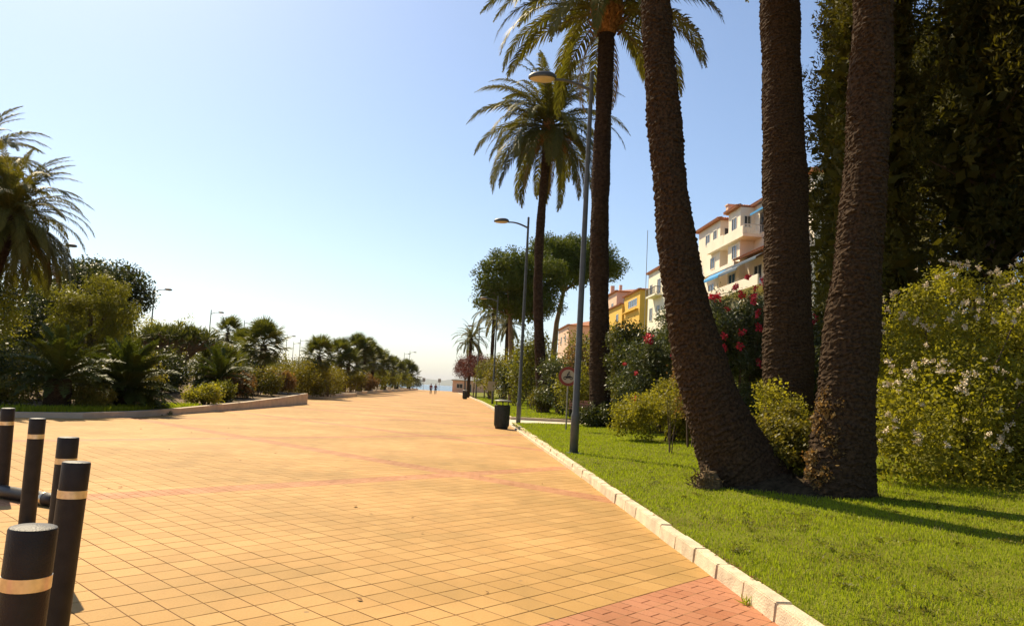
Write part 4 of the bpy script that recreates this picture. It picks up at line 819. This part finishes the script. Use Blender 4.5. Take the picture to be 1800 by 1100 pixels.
big_tree('dark_tree', 'big dark round tree behind the drooping palm', (-23.6, 50., .3), [(0, 0, 5.4, 3., 2.6, 2.9), (2.0, 0, 6.3, 1.7, 1.8, 1.8), (-3., 0, 5., 2.6, 2.4, 2.8), (0, 0, 3., 3., 2.4, 2.4)], 'dark', 91, 270, (.5, .85), 150, .17, .1, [(0, 0, -.3), (0, 0, 2), (.1, 0, 4.5)])
big_tree('dark_tree', 'tall dense dark tree filling the gap beside the drooping palm', (-25.6, 54., .3), [(0, 0, 6.2, 2.8, 2.4, 2.6), (0, 0, 3.4, 3.2, 2.4, 2.8)], 'dark', 95, 150, (.5, .85), 120, .19, .11, [(0, 0, -.3), (0, 0, 2.4), (.1, 0, 5.)])
big_tree('dark_tree', 'dark leafy tree at the outer side, behind the palms', (-29.5, 47., .3), [(0, 0, 5., 3.2, 2.6, 3.2), (0, 0, 2.6, 3., 2.4, 2.4)], 'dark', 92, 120, (.5, .85), 140, .17, .1, [(0, 0, -.3), (0, 0, 2), (.1, 0, 4.5)])
big_tree('bamboo_thicket', 'light green feathery thicket with arching tips behind the cycads', (-17.2, 36.5, .3), [(0, 0, 3.0, 1.7, 1.5, 1.8), (.6, 0, 4.5, 1.0, 1., 1.2), (-1.0, 0, 4.3, 1.1, 1., 1.), (1.4, 0, 3.6, .9, .9, 1.3), (0, 0, 1.6, 1.9, 1.6, 1.6)], 'bamboo', 93, 150, (.28, .5), 180, .15, .03, [(0, 0, -.3), (0, 0, 1), (.1, 0, 2.8)], .5)
big_tree('dark_tree', 'dark green tree standing by the first lamp behind the bed', (-21.6, 42., .3), [(0, 0, 3.2, 2.4, 2., 2.6), (-1.5, 0, 2.2, 2., 1.8, 2.)], 'dark', 94, 90, (.45, .7), 130, .15, .09, [(0, 0, -.3), (0, 0, 1.4), (.1, 0, 3.)])
tag(blades('weeds', LM['grass'], 9000, (-16, -10.4), (23.6, 32), .13, .006, seed=9, zf=lambda x, y: np.full_like(x, .17)), 'green weeds along the inside of the curved wall', 'weeds', kind='stuff')
wv = bpy.data.objects['weeds']; me = wv.data; co = np.empty(len(me.vertices) * 3); me.vertices.foreach_get('co', co)   # keep them inside the wall
co = co.reshape(-1, 5, 3); ex = np.array([p[0] for p in PL1[1:8]]); ey = np.array([p[1] for p in PL1[1:8]]); lim = np.interp(co[:, 0, 1], ey, ex) - .3; sh = lim - np.abs(np.random.default_rng(1).normal(0, .9, len(lim))) - co[:, 0, 0]; co[:, :, 0] += sh[:, None]
me.vertices.foreach_set('co', co.ravel()); me.update()

# weeds and litter on the paving
rw = np.random.default_rng(12); mb = MB(); n = 26; d = norm(rw.normal(size=(n, 3)) * np.array([.6, .6, .4]) + np.array([0, 0, .8])); mb.quadleaf(rw.normal(0, .015, (n, 3)) * np.array([1, 1, 0]), d, norm(np.cross(d, rw.normal(size=(n, 3)))), rw.uniform(.05, .11, n), .012, rw.random(n))
mb.obj('weed_tuft', LM['grass'], None, loc=(2.40, 5.98, 0)); tag(bpy.data.objects['weed_tuft'], 'small green weed growing at the foot of the kerb', 'weed')
dl = MB().add([[-.03, 0, 0], [-.01, .016, .008], [.03, .002, .012], [0, -.014, .006]], [[0, 3, 2, 1]]).mesh('fallen_leaf', M['dryleaf'])
for k in range(26):
    y = 5.5 + 18 * rw.random() ** 1.2; x = rw.uniform(-.45 * y, 2.2)
    o = link('fallen_leaf', dl, None, (x, y, .006)); s_ = rw.uniform(.7, 1.7); o.scale = (s_,) * 3; o.rotation_euler = (0, 0, rw.uniform(0, 6)); tag(o, 'small dry brown leaf lying on the orange paving', 'leaf', 'dry leaves on the paving')

ll = MB(); n = 900; yy = 4 + 22 * rw.random(n) ** 1.6; xx = 2.585 + .008 * np.clip(yy - 8, 0, 99) + np.abs(rw.normal(0, .035, n)) - .03; kk = (np.sin(yy * 2.1) + np.sin(yy * 5.3 + 1)) > -.3; xx, yy = xx[kk], yy[kk]; n = len(xx)
d = norm(rw.normal(size=(n, 3)) * np.array([1, 1, .25])); ll.quadleaf(np.stack([xx, yy, np.full(n, .146)], -1), d, norm(np.cross(d, np.array([0, 0, 1.]) + rw.normal(0, .3, (n, 3)))), rw.uniform(.02, .05, n), .014, rw.random(n))
tag(ll.obj('leaf_litter', LM['brown']), 'reddish dry leaf litter along the back edge of the kerb', 'litter', kind='stuff')

# ------------------------------------------------------------------ buildings on the hill
def win(parent, x, y0, y1, z0, z1, name='window', bars=1):
    f = MB(); e = .09
    f.span((x - .06, y0, z0), (x + .05, y0 + e, z1)).span((x - .06, y1 - e, z0), (x + .05, y1, z1)).span((x - .06, y0 + e, z1 - e), (x + .05, y1 - e, z1)).span((x - .06, y0 + e, z0), (x + .05, y1 - e, z0 + e))
    for b in range(bars): yy = y0 + (y1 - y0) * (b + 1) / (bars + 1); f.span((x - .05, yy - .03, z0 + e), (x + .05, yy + .03, z1 - e))
    o = f.obj(name, M['frame'], parent); MB().span((x - .012, y0 + e, z0 + e), (x + .02, y1 - e, z1 - e)).obj('pane', M['glass'], o)
def winf(parent, y, x0, x1, z0, z1, name='window', bars=1):
    f = MB(); e = .09
    f.span((x0, y - .06, z0), (x0 + e, y + .05, z1)).span((x1 - e, y - .06, z0), (x1, y + .05, z1)).span((x0 + e, y - .06, z1 - e), (x1 - e, y + .05, z1)).span((x0 + e, y - .06, z0), (x1 - e, y + .05, z0 + e))
    for b in range(bars): xx = x0 + (x1 - x0) * (b + 1) / (bars + 1); f.span((xx - .03, y - .05, z0 + e), (xx + .03, y + .05, z1 - e))
    o = f.obj(name, M['frame'], parent); MB().span((x0 + e, y - .012, z0 + e), (x1 - e, y + .02, z1 - e)).obj('pane', M['glass'], o)
def roof(parent, x0, x1, y0, y1, z, rise=1.1, ov=.45, m='tile', name='roof'):
    a, b, c, d = x0 - ov, x1 + ov, y0 - ov, y1 + ov; mx = (a + b) / 2; k = min((b - a), (d - c)) / 2
    V = [[a, c, z], [b, c, z], [b, d, z], [a, d, z], [a, c, z + .13], [b, c, z + .13], [b, d, z + .13], [a, d, z + .13], [a + k, (c + d) / 2 if d - c < b - a else c + k, z + rise], [b - k, (c + d) / 2 if d - c < b - a else d - k, z + rise]]
    o = MB().add(V, [[0, 3, 2, 1], [0, 1, 5, 4], [1, 2, 6, 5], [2, 3, 7, 6], [3, 0, 4, 7]]).obj(name, M[m], parent); q = MB()
    if d - c < b - a: q.add(V[4:], [[0, 1, 5, 4], [2, 3, 4, 5]]).add(V[4:], [[1, 2, 5], [3, 0, 4]])
    else: q.add(V[4:], [[1, 2, 5, 4], [3, 0, 4, 5]]).add(V[4:], [[0, 1, 4], [2, 3, 5]])
    q.obj('roof_slopes', M[m], o); t = MB()
    for yy in np.arange(c + .1, d, .24): t.tube([(a - .05, yy, z + .15), (a + .5, yy, z + .15 + .5 * rise / k)], .085, 6)
    for xx in np.arange(a + .1, b, .24): t.tube([(xx, c - .05, z + .15), (xx, c + .5, z + .15 + .5 * rise / k)], .085, 6)
    tag(t.obj('eave_tiles', M[m], o), kind='stuff')
def railing(parent, a, b, z, h=.95, n=None, m='rail', name='railing', base=.12):
    a, b = np.array(a, float), np.array(b, float); L = np.linalg.norm(b - a); n = n or int(L / .16); r = MB()
    p = lambda t, zz: (a[0] + (b[0] - a[0]) * t, a[1] + (b[1] - a[1]) * t, zz)
    r.tube([p(0, z + h), p(1, z + h)], .05, 6); r.tube([p(0, z + base), p(1, z + base)], .04, 6); o = r.obj(name, M[m], parent)
    me = MB().tube([(0, 0, 0), (0, 0, h - base)], .026, 5).mesh('baluster', M[m])
    for k in range(n + 1): link('baluster', me, o, p(k / n, z + base))
def awning(parent, x0, x1, y0, y1, z0, z1, m):
    MB().add([[x1, y0, z1], [x1, y1, z1], [x0, y1, z0], [x0, y0, z0], [x0, y0, z0 - .22], [x0, y1, z0 - .22]], [[0, 1, 2, 3], [3, 2, 5, 4]]).obj('awning', M[m], parent).modifiers.new('thick', 'SOLIDIFY').thickness = .03
def antenna(parent, x, y, z, h):
    a = MB().tube([(x, y, z), (x, y, z + h)], .035, 5); a.tube([(x - .6, y, z + h - .15), (x + .6, y, z + h - .05)], .025, 4)
    for k in range(5): a.tube([(x - .5 + k * .25, y - .25, z + h - .12), (x - .5 + k * .25, y + .25, z + h - .12)], .02, 4)
    a.obj('antenna', M['steel'], parent)
B = thing('apartment_building', 'white stepped apartment building with tiled roofs, balconies and blue awnings', 'building', (0, 0, 0))
W_ = M['wall']
for nm, a, b in (('wall', (29.84, 61, 5), (40, 74, 21.5)), ('wall', (28.36, 74.01, 5), (40, 77.4, 21.45)), ('wall', (29.7, 77.41, 5), (40, 80, 20.6)), ('wall', (28.39, 80.01, 5), (40, 87.4, 21.4)), ('wall', (27.2, 87.41, 5), (38, 91.9, 19.)), ('wall', (28.9, 62.5, 5), (29.83, 73.99, 15.6))):
    MB().span(a, b).obj(nm, W_, B)
roof(B, 29.84, 40, 61, 74, 21.5, 1.9); roof(B, 28.36, 34, 74.4, 77.4, 21.46, .55); roof(B, 29.9, 36, 77.9, 79.6, 20.61, .4); roof(B, 28.39, 36, 80.01, 87.4, 21.41, 1.1); roof(B, 27.2, 36, 88.2, 91.5, 19.01, .6)
bal = MB().span((27.87, 72, 17.98), (29.83, 74, 18.22)).span((27.87, 74, 17.98), (28.35, 82.9, 18.22)); bal.span((28.36, 80.0, 17.97), (29.7, 77.41, 18.23)); bo = bal.obj('balcony_slab', W_, B)
railing(B, (27.93, 72.06), (29.8, 72.06), 18.22, 1.0); MB().span((27.88, 77.7, 18.22), (28.02, 82.9, 19.25)).obj('parapet', W_, B); MB().span((27.88, 72.15, 18.22), (28.02, 77.6, 19.1)).obj('parapet', W_, B)
MB().span((28.6, 78.3, 21.7), (29.3, 79., 22.7)).span((28.5, 78.2, 22.7), (29.4, 79.1, 22.82)).obj('chimney', M['pink'], B)
win(B, 28.36, 75.0, 76.4, 19.2, 20.7); win(B, 28.39, 81., 82.2, 18.4, 20.6); win(B, 28.39, 83.4, 84.8, 19.3, 20.6); win(B, 29.84, 70., 72.6, 18.4, 20.6, 'balcony_door'); win(B, 29.84, 66., 68., 18.9, 20.5)
winf(B, 74.01, 28.7, 29.5, 19.3, 20.6); winf(B, 80.01, 28.8, 29.5, 19.3, 20.6, bars=0)
awning(B, 28.9, 29.82, 69.6, 72.9, 20.5, 21.1, 'blue')
cn = MB().add([[29.83, 62, 16.75], [29.83, 73.9, 16.75], [27.7, 73.9, 15.85], [27.7, 62, 15.85], [27.7, 62, 15.7], [27.7, 73.9, 15.7], [29.83, 62, 16.5], [29.83, 73.9, 16.5]], [[0, 1, 2, 3], [3, 2, 5, 4], [4, 5, 7, 6], [0, 3, 4, 6], [1, 7, 5, 2]]).obj('canopy_roof', M['tile'], B)
ct = MB()
for yy in np.arange(62.1, 73.9, .24): ct.tube([(27.62, yy, 15.84), (29.8, yy, 16.78)], .085, 6)
tag(ct.obj('canopy_tiles', M['tile'], cn), kind='stuff')
MB().span((27.75, 74.0, 15.35), (28.35, 84.5, 15.75)).obj('fascia', W_, B); awning(B, 26.9, 27.85, 76.2, 81.6, 14.55, 15.3, 'blue'); awning(B, 26.9, 27.85, 71., 76., 14.55, 15.3, 'slate'); awning(B, 27.2, 28.3, 67., 73., 15.0, 15.65, 'slate')
win(B, 28.36, 75.0, 77., 12.6, 14.8, 'balcony_door'); win(B, 28.9, 69.5, 71.5, 12.6, 14.9, 'balcony_door'); win(B, 28.39, 81.5, 83., 16.2, 17.6); win(B, 28.39, 81.5, 83.5, 12.6, 14.6); win(B, 28.36, 74.8, 76.2, 16.2, 17.7); win(B, 27.2, 88.5, 90., 16., 17.6); win(B, 27.2, 88.5, 90., 12.6, 14.4)
MB().span((27.0, 66, 12.2), (28.89, 84., 12.4)).obj('terrace_slab', W_, B); MB().span((27.0, 66, 12.4), (27.15, 84., 13.2)).obj('parapet', W_, B)
antenna(B, 31., 66.5, 22., 2.4)
Cb = thing('apartment_wing', 'pale lower wing with a small balcony beside the yellow house', 'building', (0, 0, 0))
MB().span((25.87, 92, 5), (36, 101, 18.2)).obj('wall', M['cream'], Cb); roof(Cb, 25.87, 36, 92, 101, 18.2, 1.3, .3)
sb = MB().span((24.9, 93.9, 14.5), (25.86, 98.4, 14.7)).obj('balcony_slab', M['cream'], Cb); railing(Cb, (24.95, 93.95), (24.95, 98.35), 14.7, .95, 14, 'iron'); railing(Cb, (24.95, 93.95), (25.85, 93.95), 14.7, .95, 4, 'iron')
win(Cb, 25.87, 94.6, 96.2, 14.8, 16.9, 'balcony_door'); win(Cb, 25.87, 98.8, 100., 15.2, 16.6); win(Cb, 25.87, 94.8, 96.2, 11.6, 13.4); win(Cb, 25.87, 98.4, 99.8, 11.6, 13.4)
MB().tube([(25.6, 101.3, 8), (25.6, 101.3, 24.5)], .045, 6).obj('mast', M['steel'], Cb); antenna(Cb, 28., 100., 18.6, 2.6)
Yb = thing('yellow_house', 'ochre yellow house with a small window beside the pale wing', 'building', (0, 0, 0))
MB().span((30.65, 125, 6), (42, 137, 19.5)).obj('wall', M['yellow'], Yb); MB().span((30.3, 137.01, 6), (42, 152, 18.3)).obj('wall', M['yellow'], Yb); roof(Yb, 30.65, 42, 125, 137, 19.5, 1.2, .4); roof(Yb, 30.3, 42, 137.5, 152, 18.31, .7, .4)
win(Yb, 30.65, 127, 133.5, 17.0, 18.4, bars=3); win(Yb, 30.3, 140, 142, 15.4, 16.8); winf(Yb, 125, 33.2, 34.4, 16.4, 17.8); MB().span((30.1, 126, 16.3), (30.64, 136, 16.45)).obj('ledge', M['yellow'], Yb)
Pb = thing('pink_house', 'pinkish house with chimneys rising behind the yellow house', 'building', (0, 0, 0))
MB().span((32.6, 153, 6), (44, 176, 22.8)).obj('wall', M['pink'], Pb); roof(Pb, 32.6, 44, 153, 176, 22.8, 1.6); MB().span((33.6, 164, 23.5), (34.4, 164.8, 25.6)).obj('chimney', M['pink'], Pb); MB().span((34.2, 158, 23.5), (34.8, 158.6, 25.)).obj('chimney', M['pink'], Pb)
win(Pb, 32.6, 156, 158, 19., 20.8); win(Pb, 32.6, 166, 168, 19., 20.8); winf(Pb, 153, 34., 35.5, 20.2, 21.6)
Rb = thing('rose_house', 'rose-coloured house end with eaves farther down the street', 'building', (0, 0, 0))
MB().span((26.6, 178, 5), (38, 196, 17.4)).obj('wall', M['pink'], Rb); roof(Rb, 26.6, 38, 178, 196, 17.4, 1.8); win(Rb, 26.6, 182, 184, 13.6, 15.4); win(Rb, 26.6, 189, 191, 13.6, 15.4)
Kb = thing('beach_kiosk', 'low flat-roofed pinkish building at the seaward end of the promenade', 'building', (0, 0, 0))
MB().span((-.4, 190, -.1), (9, 198, 2.9)).obj('wall', M['pink'], Kb); MB().span((-.7, 189.7, 2.9), (9.3, 198.3, 3.15)).obj('roof', M['stone'], Kb); winf(Kb, 190, .6, 2.2, 1.0, 2.2); winf(Kb, 190, 3.4, 4.4, .0, 2.2, 'door', 0)
# terrace with railing above the bank
Tt = thing('terrace', 'stone terrace with iron railing behind the white-flowered shrub', 'terrace', (0, 0, 0))
MB().span((15.2, 22.9, 1.), (30, 23.5, 4.35)).obj('retaining_wall', M['stone'], Tt); MB().span((15.0, 22.75, 4.35), (30, 23.6, 4.5)).obj('coping', M['plaster'], Tt); MB().span((15.1, 22.85, 4.62), (30, 23.2, 4.78)).span((15.3, 22.95, 4.5), (15.6, 23.15, 4.62)).span((22, 22.95, 4.5), (22.3, 23.15, 4.62)).obj('upper_step', M['plaster'], Tt)
railing(Tt, (15.3, 23.0), (24, 23.0), 4.8, 1.0, 60, 'steel', base=.08)
# far sign posts at the end of the promenade
for x, lb in ((-8.0, 'far sign on a thin post at the promenade end, near the last shrub'), (-3.9, 'far sign on a thin post before the sea, beside the walkers')):
    s_ = thing('sign_post', lb, 'sign', (x, 200, 0), 'far sign posts'); MB().tube([(0, 0, -.1), (0, 0, 3.)], .05, 6).obj('post', M['steel'], s_); MB().box((0, -.08, 2.75), (.75, .05, .95)).obj('panel', M['steel'], s_)

# ------------------------------------------------------------------ thin sea haze
hz_ = MB().span((-29900, -150, -5.2), (29900, 29900, 330)).obj('haze', None); tag(hz_, kind='stuff'); hz_.data.materials.clear()
hmat = bpy.data.materials.new('haze_air'); hmat.use_nodes = True; ht = hmat.node_tree; ht.nodes.remove(ht.nodes['Principled BSDF'])
pv = ht.nodes.new('ShaderNodeVolumePrincipled'); pv.inputs['Color'].default_value = (.92, .95, 1, 1); pv.inputs['Density'].default_value = .00005
ht.links.new(pv.outputs[0], ht.nodes['Material Output'].inputs['Volume']); hz_.data.materials.append(hmat)
